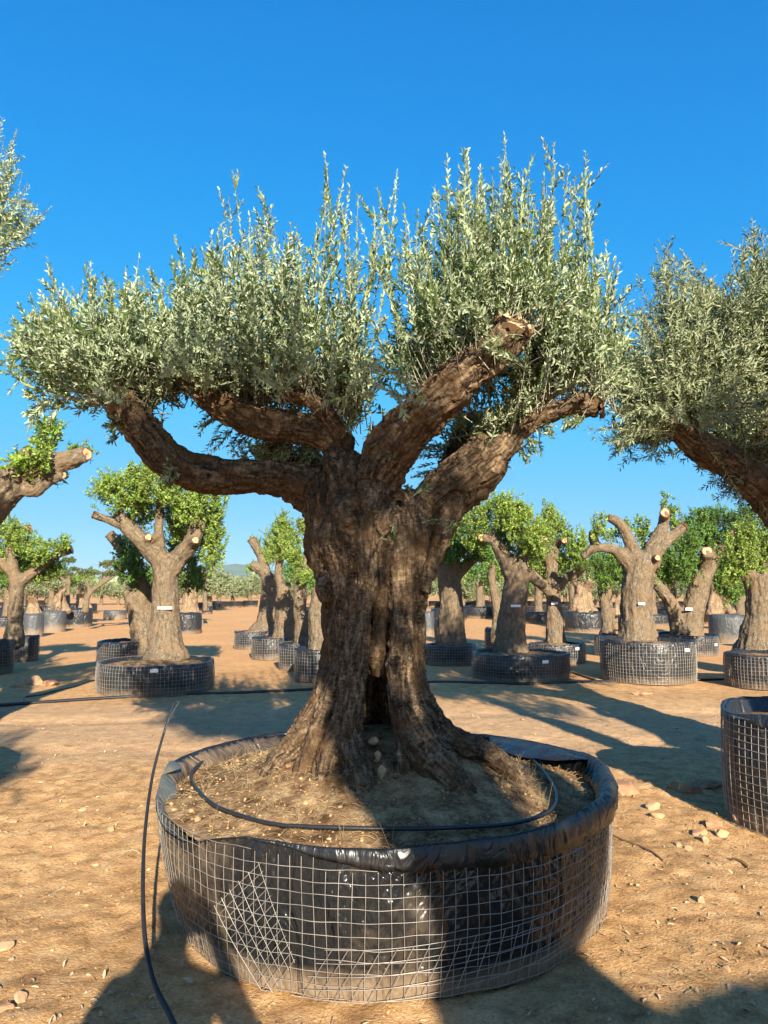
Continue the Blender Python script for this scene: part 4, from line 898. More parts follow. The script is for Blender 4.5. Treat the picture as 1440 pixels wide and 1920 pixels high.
# big foreground olives at either side
px_pot(1318, 1700, 1525, 1322, 'nearest right-hand pot, tall wire mesh with a rolled plastic edge, cut by the picture edge', wire=.002, gap=.048, soilrise=.03, seed=91)
FR = bpy.data.objects[-1] if False else None
d1 = ground_d(1525); Yr = 6.15
rt = thing('olive_tree', 'large olive with a golden-lit crown reaching in from the right edge', 'olive tree', (3.75, Yr, .5))
woody('trunk', [PS(s) for s in [[(1580, 1330, Yr, .42), (1585, 1240, Yr, .34), (1580, 1120, Yr, .30), (1560, 1020, Yr, .30)],
    [(1565, 1060, Yr, .24), (1500, 990, Yr - .1, .19), (1435, 920, Yr - .3, .165), (1370, 868, Yr - .4, .14), (1310, 832, Yr - .5, .12), (1262, 790, Yr - .6, .11), (1256, 768, Yr - .6, .10)],
    [(1400, 890, Yr - .3, .12), (1440, 820, Yr - .1, .12), (1445, 700, Yr, .10), (1440, 600, Yr, .08)], [(1570, 1050, Yr, .22), (1640, 930, Yr, .18), (1700, 820, Yr, .14)]]], .02, M_olive_bark, rt, amp=.03)
lm, sm = MB(), MB(); rg = np.random.default_rng(8)
TX = [1150, 1182, 1198, 1240, 1275, 1300, 1340, 1375, 1405, 1440, 1500, 1600, 1720]; TY = [640, 590, 510, 445, 460, 530, 500, 470, 400, 410, 380, 400, 470]
BX = [1100, 1180, 1230, 1290, 1340, 1400, 1450, 1720]; BY = [800, 870, 850, 840, 930, 990, 1010, 980]
bases = np.array([P(*q) for q in [(1262, 765, Yr - .6), (1300, 810, Yr - .5), (1360, 840, Yr - .4), (1440, 720, Yr), (1440, 620, Yr), (1440, 850, Yr - .2), (1560, 860, Yr), (1650, 860, Yr), (1400, 720, Yr + .3), (1320, 720, Yr - .2)]])
A, T = [], []
while len(T) < 1080:
    x = rg.uniform(1120, 1720); yt, yb = np.interp(x, TX, TY), np.interp(x, BX, BY); y = rg.uniform(yt, yb) + rg.normal(0, 10)
    if y > 830 and 1180 < x < 1330 and rg.uniform() < .6: continue
    dd = np.clip(rg.normal(0, .55), -1.1, 1.1); dd = abs(dd) if (x > 1230 and y > 770) and rg.uniform() < .85 else dd; t = P(x, y, Yr - .2 + dd); d = np.linalg.norm(bases - t, axis=1); b = bases[rg.choice(np.argsort(d)[:2])]
    ln = min(1, .8 / np.linalg.norm(t - b)); A.append(t + (b - t) * ln); T.append(t)
A, T = np.array(A), np.array(T); C = A + (T - A) * (.6, .6, .35); C += rg.normal(0, .04, C.shape)
shoots(lm, sm, A, C, T, rg, .026, .062, .0135, .12)
idx = np.repeat(np.arange(len(A)), 3); u = rg.uniform(.2, .9, len(idx)); B = curve(A[idx], C[idx], T[idx], u); dr = (T - A)[idx]; dr /= np.linalg.norm(dr, axis=1)[:, None]; dr = dr * .6 + rg.normal(0, .55, dr.shape); dr /= np.linalg.norm(dr, axis=1)[:, None]
ln = rg.uniform(.1, .28, len(idx))[:, None]; shoots(lm, sm, B, B + dr * ln * .5, B + dr * ln, rg, .024, .055, .012, .1, .0015)
for (x, y, rx, ry) in [(1300, 740, 60, 45), (1400, 800, 60, 60), (1360, 700, 80, 60), (1440, 900, 50, 60)]:
    tuft(lm, sm, P(x, y, Yr), (rx * Yr / F, .4, ry * Yr / F), rx * ry * .16, rg, .055, .014, .3, .022, .5, -.1, .1)
crown_part(lm, sm, M_olive_leaf_gold, M_twig, rt)

lt = thing('olive_tree', 'olive at the upper left edge, only its silvery outer shoots in view', 'olive tree', (-3.9, 5.0, .5))
woody('trunk', [(np.array([(-3.9, 5.0, .45), (-3.92, 5.0, .9), (-3.85, 5.0, 1.6), (-3.7, 5, 2.2)]), np.array([.42, .32, .28, .28])), (np.array([(-3.8, 5, 2.0), (-3.4, 4.9, 2.6), (-3.1, 4.8, 3.1)]), np.array([.2, .14, .1])), (np.array([(-3.8, 5, 2.0), (-4.2, 5, 2.7), (-4.6, 5.1, 3.3)]), np.array([.2, .14, .1])), (np.array([(-3.8, 5, 2.0), (-3.9, 4.6, 2.8), (-3.9, 4.3, 3.2)]), np.array([.18, .13, .1]))], .03, M_olive_bark, lt, amp=.03)
round_pot(-3.9, 5.0, 1.05, .55, 'pot of the upper-left olive, outside the left edge', seed=93)
lm, sm = MB(), MB(); A, T = [], []
for (x, y) in [(98, 382), (84, 395), (60, 400), (60, 425), (50, 350), (35, 330), (30, 300), (34, 240), (8, 215), (25, 260), (55, 380), (70, 405), (45, 410), (20, 345), (40, 318), (18, 430), (5, 448), (38, 430), (62, 390), (0, 300), (10, 380), (22, 400), (-10, 250), (-20, 330), (-30, 280), (-15, 420), (30, 370), (12, 270)]:
    for _ in range(2): T.append(P(x + rg.normal(0, 5), y + rg.normal(0, 7), 4.6 + rg.normal(0, .12))); A.append(P(-70 + rg.normal(0, 30), 470 + rg.normal(0, 40), 4.75))
A, T = np.array(A), np.array(T); C = A + (T - A) * (.65, .6, .3); shoots(lm, sm, A, C, T, rg, .022, .045, .012, .35, .002, bias=.15)
B = curve(A, C, T, rg.uniform(.5, .85, len(A))); D_ = rg.normal(0, .5, B.shape) + (.5, 0, .5); D_ /= np.linalg.norm(D_, axis=1)[:, None]; shoots(lm, sm, B, B + D_ * .05, B + D_ * .13, rg, .02, .04, .011, .1, .0012, bias=.1)
for c, R in (((-3.5, 4.9, 3.45), (.55, .7, .5)), ((-4.2, 5, 3.6), (.8, .8, .6)), ((-3.9, 4.4, 3.6), (.7, .6, .5))): tuft(lm, sm, c, R, 5500, rg, .05, .014, .4, .024, 1)
crown_part(lm, sm, M_olive_leaf, M_twig, lt)

# ------------------------------------------------------------------ trees and photographer behind the camera: their shadows fall across the scene
def shade_tree(x, y, label, limbs, tufts, seed, leaf=M_olive_leaf):
    root = thing('olive_tree', label, 'olive tree', (x, y, .45)); g = np.random.default_rng(seed)
    woody('trunk', [(np.array([(x + a, y + b, c) for a, b, c, r in L_]), np.array([q[3] for q in L_])) for L_ in limbs], .035, M_olive_bark, root, amp=.03)
    lm, sm = MB(), MB()
    for (a, b, c, R, n) in tufts: tuft(lm, sm, (x + a, y + b, c), R, n, g, .058, .017, .38, .026, .9)
    crown_part(lm, sm, leaf, M_twig, root); return root
SHX, SHY = 1.95, -3.3
shade_tree(SHX, SHY, 'olive behind the camera to the right, whose shadow falls on the great trunk',
    [[(0, 0, .3, .50), (0, 0, .8, .40), (0, 0, 1.6, .36), (0, 0, 2.4, .38), (0, 0, 2.9, .34)], [(0, 0, 2.6, .24), (-.35, 0, 3.2, .17), (-.6, 0, 3.8, .11)], [(0, 0, 2.6, .24), (.4, 0, 3.1, .17), (.6, .1, 3.6, .12)], [(0, 0, 2.8, .22), (0, 0, 3.6, .16), (0, 0, 4.3, .1)], [(0, 0, 1.8, .30), (.5, 0, 2.28, .26), (1.2, 0, 2.36, .24), (2.0, 0, 2.3, .22)], [(-.2, 0, 3.2, .15), (-.6, 0, 4.1, .13), (-1.0, 0, 4.8, .12), (-1.6, 0, 5.0, .1)]],
    [(-.1, 0, 3.6, (.60, .5, .6), 4200), (.25, 0, 4.3, (.5, .5, .5), 2600), (-.35, 0, 4.6, (.42, .5, .5), 2200), (.1, 0, 5.0, (.4, .4, .3), 1300), (-1.0, 0, 5.06, (.85, .7, .28), 17000), (1.3, 0, 2.15, (.8, .5, .25), 3500)], 301)
round_pot(SHX, SHY, 1.05, .55, 'pot of the olive behind the camera to the right', seed=301)
shade_tree(-1.55, -2.6, 'olive behind the camera to the left, shading the ground at the left',
    [[(0, 0, .3, .36), (0, 0, 1.0, .26), (0, 0, 1.9, .24)], [(0, 0, 1.8, .18), (-.6, 0, 2.6, .13), (-1.0, 0, 3.2, .09)], [(0, 0, 1.8, .18), (.3, 0, 2.6, .12), (.35, 0, 3.2, .09)]],
    [(-.6, 0, 3.6, (.5, .5, .5), 2600), (.35, .2, 3.6, (.45, .5, .35), 1500), (-1.2, .2, 3.4, (.5, .5, .4), 2200), (-.1, .6, 3.8, (.5, .5, .4), 1800)], 302)
shade_tree(4.05, 1.1, 'olive out of frame at the right, shading the right edge of the scene',
    [[(0, 0, .3, .40), (0, 0, 1.0, .30), (0, 0, 2.0, .26)], [(0, 0, 1.9, .2), (-.4, 0, 2.8, .14), (-.6, 0, 4.0, .1)], [(0, 0, 1.9, .18), (.4, 0, 2.8, .13), (.5, 0, 3.5, .09)]],
    [(-.55, 0, 4.35, (.55, .5, .33), 7500), (.1, 0, 4.4, (.55, .5, .35), 5200), (-.2, .1, 3.6, (.6, .5, .4), 3600), (-1.0, 0, 4.15, (.35, .4, .3), 2600)], 303)
round_pot(4.05, 1.1, .95, .55, 'pot of the olive out of frame at the right', seed=303)
round_pot(-1.55, -2.6, .8, .55, 'pot of the olive behind the camera to the left', seed=302)

# ------------------------------------------------------------------ photographer, arms raised with a phone (only the shadow is in view)
def person():
    root = thing('person', 'person behind the camera holding up a phone, seen as a shadow on the front pot', 'person', (-.06, -.42, 0))
    V = [(.0, -.42, .95), (0, -.42, 1.15), (0, -.40, 1.36), (0, -.40, 1.47), (0, -.37, 1.58), (0, -.35, 1.66)]
    R = [(.145, .115), (.135, .10), (.165, .105), (.055, .06), (.085, .095), (.075, .085)]; E = [(0, 1), (1, 2), (2, 3), (3, 4), (4, 5)]
    for sx in (-1, 1):
        b = len(V); V += [(sx * .19, -.40, 1.38), (sx * .30, -.26, 1.16), (sx * .11, -.08, 1.42), (sx * .075, -.045, 1.48)]; R += [(.058, .058), (.043, .043), (.028, .028), (.036, .022)]
        E += [(2, b), (b, b + 1), (b + 1, b + 2), (b + 2, b + 3)]
        for k, dz in enumerate((.035, .015, -.006, -.026)):
            c = len(V); V += [(sx * .072, -.03, 1.50 + dz), (sx * .058, -.024, 1.505 + dz), (sx * .046, -.030, 1.506 + dz)]; R += [(.009, .009), (.008, .008), (.007, .007)]; E += [(b + 3, c), (c, c + 1), (c + 1, c + 2)]
        c = len(V); V += [(sx * .066, -.062, 1.465), (sx * .044, -.060, 1.475)]; R += [(.011, .011), (.009, .009)]; E += [(b + 3, c), (c, c + 1)]
        b = len(V); V += [(sx * .10, -.42, .88), (sx * .12, -.40, .50), (sx * .13, -.43, .10), (sx * .14, -.40, .04), (sx * .15, -.25, .035)]; R += [(.095, .095), (.06, .06), (.042, .045), (.045, .038), (.038, .03)]; E += [(0, b), (b, b + 1), (b + 1, b + 2), (b + 2, b + 3), (b + 3, b + 4)]
    me = bpy.data.meshes.new('body'); me.from_pydata([tuple(np.array(v) + (-.06, 0, 0)) for v in V], E, []); ob = link('tmp', me)
    ob.modifiers.new('s', 'SKIN'); 
    if not me.skin_vertices: 
        bpy.context.view_layer.objects.active = ob
    for sv, r in zip(me.skin_vertices[0].data, R): sv.radius = r
    me.skin_vertices[0].data[0].use_root = True
    sb = ob.modifiers.new('b', 'SUBSURF'); sb.levels = 2; sb.render_levels = 2
    dg = bpy.context.evaluated_depsgraph_get(); m2 = bpy.data.meshes.new_from_object(ob.evaluated_get(dg)); bpy.data.objects.remove(ob)
    co = np.empty(len(m2.vertices) * 3); m2.vertices.foreach_get('co', co); co = co.reshape(-1, 3) - origin(root); m2.vertices.foreach_set('co', co.ravel()); m2.materials.clear()
    body = link('body', m2, flat('clothed_skin', (.30, .22, .18), .8), root)
    mb = MB(); v, f = ICO2; q = v * (.098, .112, .10) + (-.06, -.385, 1.68); q[:, 2] = np.maximum(q[:, 2], 1.56); mb.add(q, f); part('hair', mb, flat('dark_hair', (.03, .02, .015), .7), root)
    ph = MB(); box(ph, (-.04, -.045, 1.5), .078, .009, .152); ph_o = solo('phone', ph, M_pipe, 'dark phone held up by the photographer just behind the camera', 'phone', smooth=False)
try: person()
except Exception as ex: print('person failed', ex)

# ------------------------------------------------------------------ farther back: old olives in pots, clipped trees, small bushes, orchard, hills
def copy_tree(o, loc, sc, rotz, label=None, group=None):
    r = o.copy(); COL.objects.link(r); r.location = loc; r.scale = (sc,) * 3; r.rotation_euler = (0, 0, rotz)
    if label: r['label'] = label
    if group: r['group'] = group
    for ch in list(o.children):
        c = ch.copy(); COL.objects.link(c); c.parent = r
    return r
def old_trunk(name, label, x, ytop, ybase, w_, Y, seed, tuft_=None, lean=0, leaf=M_olive_leaf_far):
    g = np.random.default_rng(seed); L_ = []; h = ybase - ytop
    for k in range(6):
        a = (k - 2.5) / 2.5; L_.append([(x + a * w_ * .62 + g.normal(0, 1), ybase + 2, w_ * .22, g.uniform(-.4, .3)), (x + a * w_ * .34 + lean * .3, ybase - h * .3, w_ * .17, g.uniform(-.25, .2)), (x + a * w_ * .26 + lean * .6 + g.normal(0, 2), ybase - h * .65, w_ * .15, g.uniform(-.2, .2)), (x + a * w_ * .48 + lean + g.normal(0, 3), ytop + g.uniform(-2, h * .15), w_ * .12, g.uniform(-.3, .3))])
    return tree(name, label, 'olive tree', Y, L_, [], tuft_ or [], leaf, M_pale_bark, .05, seed, (.085, .03), 1.0, slen=.5, amp=.045, gap=.06)
px_pot(334, 385, 1186, 1148, 'dark smooth pot of the pale old olive seen right of the straight-trunked carob', mesh=False)
old_trunk('olive_tree', 'pale gnarled old olive just right of the straight-trunked carob', 356, 1082, 1148, 26, dof(1186, 334, 385), 401, [(352, 1076, 26, 12)], 6)
px_pot(1052, 1132, 1182, 1146, 'wide black pot under the pale gnarled trunks behind the white-banded carob', mesh=False)
old_trunk('olive_tree', 'pale gnarled old olive with many twisted stems, behind the white-banded carob', 1092, 1086, 1150, 40, dof(1182, 1052, 1132), 402, [(1090, 1072, 34, 12)])
px_pot(1315, 1392, 1196, 1148, 'grey dusty pot of the pale flared olive right of the V-shaped carob', mesh=False, m=M_pot_grey)
old_trunk('olive_tree', 'pale olive with a wide flared root base, right of the V-shaped carob', 1347, 1090, 1152, 42, dof(1196, 1315, 1392), 403, [(1345, 1075, 38, 14)])
px_pot(1150, 1180, 1180, 1150, 'grey pot tucked left of the hard-pruned carob trunk', mesh=False, m=M_pot_grey)
old_trunk('olive_tree', 'small pale twisted olive left of the hard-pruned carob trunk', 1160, 1100, 1152, 18, dof(1180, 1150, 1180), 404, [(1160, 1095, 14, 8)])
px_pot(1392, 1470, 1205, 1172, 'brown-stained mesh pot behind the last pot on the right', seed=6)
for i, (a, b, yb, rm, lb, mm) in enumerate([(90, 136, 1178, 1142, 'grey crumpled pot below the long sawn limb at the left', M_pot_grey), (132, 184, 1170, 1137, 'blue-black pot with a dusty corner, right of the grey crumpled ones', M_liner_far), (56, 96, 1186, 1146, 'shiny grey pot left of the other crumpled one', M_pot_grey),
        (203, 246, 1158, 1142, 'low grey pot on the bare ground right of the clipped tree', M_pot_grey), (384, 404, 1150, 1136, 'small far pot beside the silvery round olive', M_liner_far), (788, 812, 1192, 1146, 'light grey pot touching the right edge of the great trunk', M_pot_grey), (812, 835, 1200, 1160, 'shaded pot behind the dark-topped carob', M_liner_far)]):
    px_pot(a, b, yb, rm, lb, mesh=False, m=mm, seed=700 + i)
old_trunk('olive_tree', 'broad pale olive trunk above the crumpled grey pot at the left', 112, 1092, 1146, 28, dof(1178, 90, 136), 405, [(105, 1090, 20, 10)])
old_trunk('olive_tree', 'pale olive trunk with bulging base above the blue-black pot', 155, 1092, 1140, 24, dof(1170, 132, 184), 406, [(170, 1096, 24, 12)])
old_trunk('olive_tree', 'pale olive stump behind the left-edge carob trunk', 62, 1096, 1150, 22, dof(1186, 56, 96), 407, [(60, 1092, 22, 12)])
def clipped(label, Y, limbs, pads, seed):
    return tree('clipped_tree', label, 'clipped tree', Y, limbs, (), [(x, y, rx, ry) for x, y, rx, ry in pads], M_clipped, M_carob_bark, .05, seed, (.055, .03), 1.9, spiky=0, slen=.22, depth=.5, amp=.02, gap=.035, up=.3)
clipped('cloud-clipped tree with flat dark pads, left of the straight-trunked carob', 26, [[(160, 1142, 7), (165, 1118, 5), (185, 1098, 4), (215, 1080, 3)], [(168, 1112, 4), (165, 1095, 3), (160, 1082, 3)], [(185, 1098, 3), (200, 1075, 3), (208, 1062, 3)]], [(205, 1056, 26, 8), (168, 1072, 25, 7), (212, 1074, 26, 7), (228, 1064, 15, 6)], 410)
clipped('flat-topped clipped tree behind the long sawn limb at the left', 29, [[(125, 1140, 6), (128, 1110, 4), (130, 1075, 3)], [(128, 1095, 3), (112, 1080, 3)]], [(130, 1049, 15, 6), (120, 1075, 24, 7), (140, 1066, 12, 5), (105, 1098, 22, 6)], 411)
clipped('clipped tree with one dark pad, right of the straight-trunked carob', 30, [[(385, 1140, 5), (384, 1100, 4), (380, 1070, 3)]], [(378, 1066, 16, 6), (390, 1078, 10, 4)], 412)

protos = []
for k, (rx, ry) in enumerate([(1.0, .85), (1.25, .8), (.85, 1.0)]):
    Yp = 40.0; g = np.random.default_rng(500 + k); c0 = np.array((0, 0, 0.)); root = thing('olive_tree', 'rounded silvery olive in the rows toward the hills', 'olive tree', (0, 0, 0), 'distant olives in rows')
    woody('trunk', [(np.array([(-.05, 0, -.1), (0, 0, .5), (.05, 0, .9)]), np.array([.17, .12, .10])), (np.array([(0, 0, .5), (-.3, .1, 1.0), (-.5, .1, 1.4)]), np.array([.10, .08, .05])), (np.array([(0, 0, .6), (.3, -.1, 1.1), (.5, 0, 1.5)]), np.array([.09, .07, .05]))], .05, M_carob_bark, root, amp=.02)
    lm, sm = MB(), MB()
    for q in range(7):
        a = q * .9 + k; c = (rx * .55 * math.cos(a) * (q > 0), rx * .5 * math.sin(a) * (q > 0), 1.25 + ry * .45 * g.uniform(-.6, 1.0)); tuft(lm, sm, c, (rx * .55, rx * .55, ry * .55), 620, g, .13, .035, .45, .06, .9, 0, .2)
    crown_part(lm, sm, M_olive_leaf_far, M_twig_brown, root)
    mb = MB(); t = np.arange(24) * 2 * math.pi / 24; ringmesh(mb, [np.stack([.42 * np.cos(t) * q, .42 * np.sin(t) * q, t * 0 + z], 1) for q, z in ((.92, -.02), (1, .36), (.97, .40), (.9, .36), (.1, .36))], 24)
    protos.append(root)
# (px, ground py, height px)
g = np.random.default_rng(9)
far = [(392, 1146, 96, 0), (436, 1138, 62, 1), (468, 1134, 60, 2), (410, 1132, 60, 1), (246, 1140, 58, 2), (222, 1134, 48, 0), (268, 1136, 60, 1), (190, 1134, 50, 1), (345, 1134, 60, 2), (10, 1142, 62, 0), (50, 1138, 55, 2), (86, 1136, 52, 1), (560, 1136, 60, 0), (590, 1134, 50, 1), (525, 1132, 50, 2),
       (830, 1138, 70, 1), (868, 1144, 76, 2), (905, 1142, 82, 0), (890, 1132, 58, 1), (945, 1140, 66, 1), (985, 1136, 62, 2), (1012, 1142, 74, 0), (1060, 1136, 66, 1), (1120, 1138, 60, 2), (1162, 1134, 62, 0), (1232, 1140, 60, 1), (1262, 1136, 62, 2), (1300, 1134, 60, 0), (1322, 1138, 56, 1), (1385, 1142, 76, 2), (1412, 1136, 70, 0), (1440, 1140, 70, 1), (920, 1130, 50, 2), (1040, 1130, 52, 0)]
far += [(x, 1121 + g.uniform(-2, 3), g.uniform(24, 32), int(g.integers(3))) for x in np.arange(0, 1441, 23)]
first = {}
for (x, y, hpx, k) in far:
    Y = min(ground_d(y), 140); q = P(x, y, Y); hh = hpx / F * Y; sc = hh / 2.15
    if k not in first: first[k] = 1; o = protos[k]; o.location = (q[0], q[1], 0); o.scale = (sc,) * 3; o.rotation_euler = (0, 0, g.uniform(0, 6))
    else: copy_tree(protos[k], (q[0], q[1], 0), sc, g.uniform(0, 6))
cp = []
for k in range(2):
    root = thing('carob_tree', 'bushy potted carob standing in the far rows', 'carob tree', (0, 0, 0), 'carobs in the far rows'); gg = np.random.default_rng(800 + k)
    woody('trunk', [(np.array([(0, 0, .3), (.03, 0, .8), (0, 0, 1.5)]), np.array([.26, .19, .19])), (np.array([(0, 0, 1.4), (-.35, 0, 1.9), (-.6, .1, 2.3)]), np.array([.14, .1, .08])), (np.array([(0, 0, 1.4), (.3, -.1, 1.9), (.6 - k * .2, 0, 2.3)]), np.array([.14, .1, .08])), (np.array([(0, 0, 1.4), (0, .2, 2.2)]), np.array([.12, .08]))], .05, M_carob_bark, root, amp=.02)
    lm, sm = MB(), MB()
    for q in range(8):
        a = q * .8 + k; tuft(lm, sm, (.65 * math.cos(a), .6 * math.sin(a), 2.3 + gg.uniform(-.35, .45)), (.45, .45, .42), 420, gg, .085, .055, .35, .05, .9, 0, .2)
    crown_part(lm, sm, (M_carob_leaf, M_carob_leaf_shade)[k], M_twig_brown, root); cp.append(root)
bp = round_pot(0, 0, .85, .52, 'wide dark pot of a carob in the far rows', seed=71, mesh=False, group='wide pots in the far rows', detail=.5)
g = np.random.default_rng(12)
rows_ = [(-20, 1160, 0), (40, 1156, 1), (95, 1154, 1), (150, 1150, 0), (14, 1178, 1), (1010, 1168, 1), (1075, 1166, 0), (1222, 1172, 0), (1262, 1164, 1), (1330, 1168, 0), (1390, 1180, 1), (1455, 1178, 0), (900, 1158, 1), (842, 1162, 0), (965, 1160, 0), (1140, 1162, 1), (1185, 1156, 0), (1425, 1160, 1), (560, 1170, 1), (590, 1160, 0), (618, 1180, 1), (385, 1142, 0), (290, 1146, 1)]
for i, (x, y, k) in enumerate(rows_):
    Y = ground_d(y); q = P(x, y, Y)
    if i == 0: bp.location = (q[0], q[1], 0)
    else: copy_tree(bp, (q[0], q[1], 0), g.uniform(.85, 1.1), g.uniform(0, 6))
    if i in (0, 1): cp[k].location = (q[0], q[1], 0); cp[k].rotation_euler = (0, 0, g.uniform(0, 6))
    else: copy_tree(cp[k], (q[0], q[1], 0), g.uniform(.85, 1.08), g.uniform(0, 6))
# small dark pots in far rows
def small_pot(root):
    mb = MB(); t = np.arange(20) * 2 * math.pi / 20; ringmesh(mb, [np.stack([q * np.cos(t), q * np.sin(t), t * 0 + z], 1) for q, z in ((.44, -.02), (.50, .40), (.52, .42), (.46, .42), (.45, .36))], 20)
    o = part('pot_wall', mb, M_liner_far, root); mb = MB(); t2 = t; mb.add(np.vstack([np.stack([.455 * np.cos(t), .455 * np.sin(t), t * 0 + .37], 1), [(0, 0, .40)]]), [(i, (i + 1) % 20, 20) for i in range(20)]); part('soil', mb, M_soil, root)
sp = thing('plant_pot', 'small dark pot standing in the far rows', 'plant pot', (0, 0, 0), 'small pots in the far rows'); small_pot(sp)
spots = [(x + g.normal(0, 2), 1150 + g.uniform(-3, 2)) for x in list(range(862, 935, 13)) + list(range(1000, 1060, 14)) + list(range(1180, 1330, 15)) + list(range(1385, 1440, 14))] + [(x, 1139 + g.uniform(-2, 2)) for x in list(range(5, 70, 9)) + list(range(250, 300, 10)) + list(range(400, 480, 10)) + list(range(815, 1440, 11))]
for i, (x, y) in enumerate(spots):
    Y = ground_d(y); q = P(x, y, Y)
    if i == 0: sp.location = (q[0], q[1], 0)
    else: copy_tree(sp, (q[0], q[1], 0), g.uniform(.85, 1.15), 0)

# orchard reading as one mass, then hills
lm = MB(); g = np.random.default_rng(66)
for k in range(4):
    n = 9000; Yd = g.uniform(150, 520, n); x = (g.uniform(-.62, .62, n)) * Yd; lump = vnoise(np.stack([x / 9, Yd / 12, x * 0], 1), 5); z = g.uniform(0, 1, n) * (2.6 + 1.5 * lump)
    d = g.normal(size=(n, 3)); leaves(lm, np.stack([x, Yd, z], 1), d, g.normal(size=(n, 3)), g.uniform(1.2, 2.6, n), g.uniform(.9, 1.8, n), g.uniform(.1, .7, n))
o = link('orchard', lm.mesh('orchard'), M_olive_leaf_far); tag(o, 'far olive orchard reading as one green band under the hills', 'orchard', None, 'stuff')
def hills():
    xs_ = np.linspace(-5200, 5200, 420); ys_ = np.linspace(2600, 5200, 60); X, Y = np.meshgrid(xs_, ys_)
    px = X / 3400 * F + 720
    pk = np.interp(px, [-900, -300, -50, 60, 110, 160, 210, 300, 370, 400, 440, 480, 520, 600, 700, 800, 860, 895, 930, 1000, 1150, 1400, 1900], [30, 22, 16, 20, 27, 24, 18, 20, 30, 40, 44, 39, 32, 22, 18, 24, 38, 45, 36, 22, 14, 18, 12])
    prof_ = np.exp(-((Y - 3400) / 420) ** 2); Z = pk / F * 3400 * prof_ * (1 + .10 * fbm(np.stack([X.ravel() / 160, Y.ravel() / 160, X.ravel() * 0], 1), 4, 7).reshape(X.shape)) - 3
    mb = MB(); i, j = np.meshgrid(np.arange(419), np.arange(59)); a = (j * 420 + i).ravel(); mb.add(np.stack([X.ravel(), Y.ravel(), Z.ravel()], 1), np.stack([a, a + 1, a + 421, a + 420], 1))
    o = link('hills', mb.mesh('hills'), flat('wooded_hill', (.10, .13, .06), .95, .05, .4, .008, bstr=0)); tag(o, 'low blue hills on the horizon', None, None, 'structure')
hills()

# ------------------------------------------------------------------ pipes, stones, sticks, gravel on the ground
def on_ground(px, py, lift=0.0): 
    Y = ground_d(py); q = P(px, py, Y); q[2] = gz(q[0], q[1]) + lift; return q
def ground_pipe(pts, r, label, m=M_pipe, name='irrigation_pipe', cat='pipe'):
    p, rr_ = smooth_path([on_ground(*q, r * .8) for q in pts], [r] * len(pts), .08); mb = MB(); tube(mb, p, rr_, 7); solo(name, mb, m, label, cat)
ground_pipe([(-140, 1336), (-40, 1328), (60, 1320), (200, 1310), (330, 1303), (450, 1299), (560, 1293), (700, 1287), (810, 1279), (900, 1281), (1000, 1284), (1080, 1279), (1180, 1277), (1300, 1275), (1440, 1274), (1560, 1272)], .022, 'long black supply pipe lying across the ground behind the great olive')
ground_pipe([(40, 1322), (41, 1312), (50, 1306), (70, 1304), (100, 1297), (135, 1288), (170, 1277), (205, 1268)], .012, 'thin branch pipe curving from the supply pipe at the left')
ground_pipe([(286, 1304), (287, 1288), (283, 1280)], .012, 'short pipe stub at the foot of the crumpled-front pot')
ground_pipe([(1160, 1274), (1180, 1266), (1200, 1263), (1218, 1272)], .012, 'thin curved pipe in front of the tall silvery pot')
ground_pipe([(1050, 1258), (1075, 1262), (1098, 1270), (1118, 1276)], .022, 'dry cane on the ground left of the tall silvery pot', M_twig_brown, 'stick', 'stick')
ground_pipe([(1145, 1562), (1170, 1573), (1200, 1586), (1225, 1600), (1244, 1614)], .0065, 'thin dark fallen twig right of the front pot', M_twig_brown, 'stick', 'stick')
ground_pipe([(1372, 1608), (1388, 1614), (1404, 1622)], .010, 'short dark bark stick at the right', M_twig_brown, 'stick', 'stick')
ground_pipe([(120, 1395), (136, 1396), (150, 1395)], .008, 'small twig in the shade at the left', M_twig_brown, 'stick', 'stick')
ground_pipe([(190, 1632), (205, 1618), (225, 1605), (248, 1595), (262, 1600)], .003, 'thin dry stem left of the upright pipe', M_twig, 'stick', 'stick')
ground_pipe([(92, 1675), (108, 1664), (122, 1658)], .004, 'pair-like dry stem on the open ground at the left', M_twig, 'stick', 'stick')
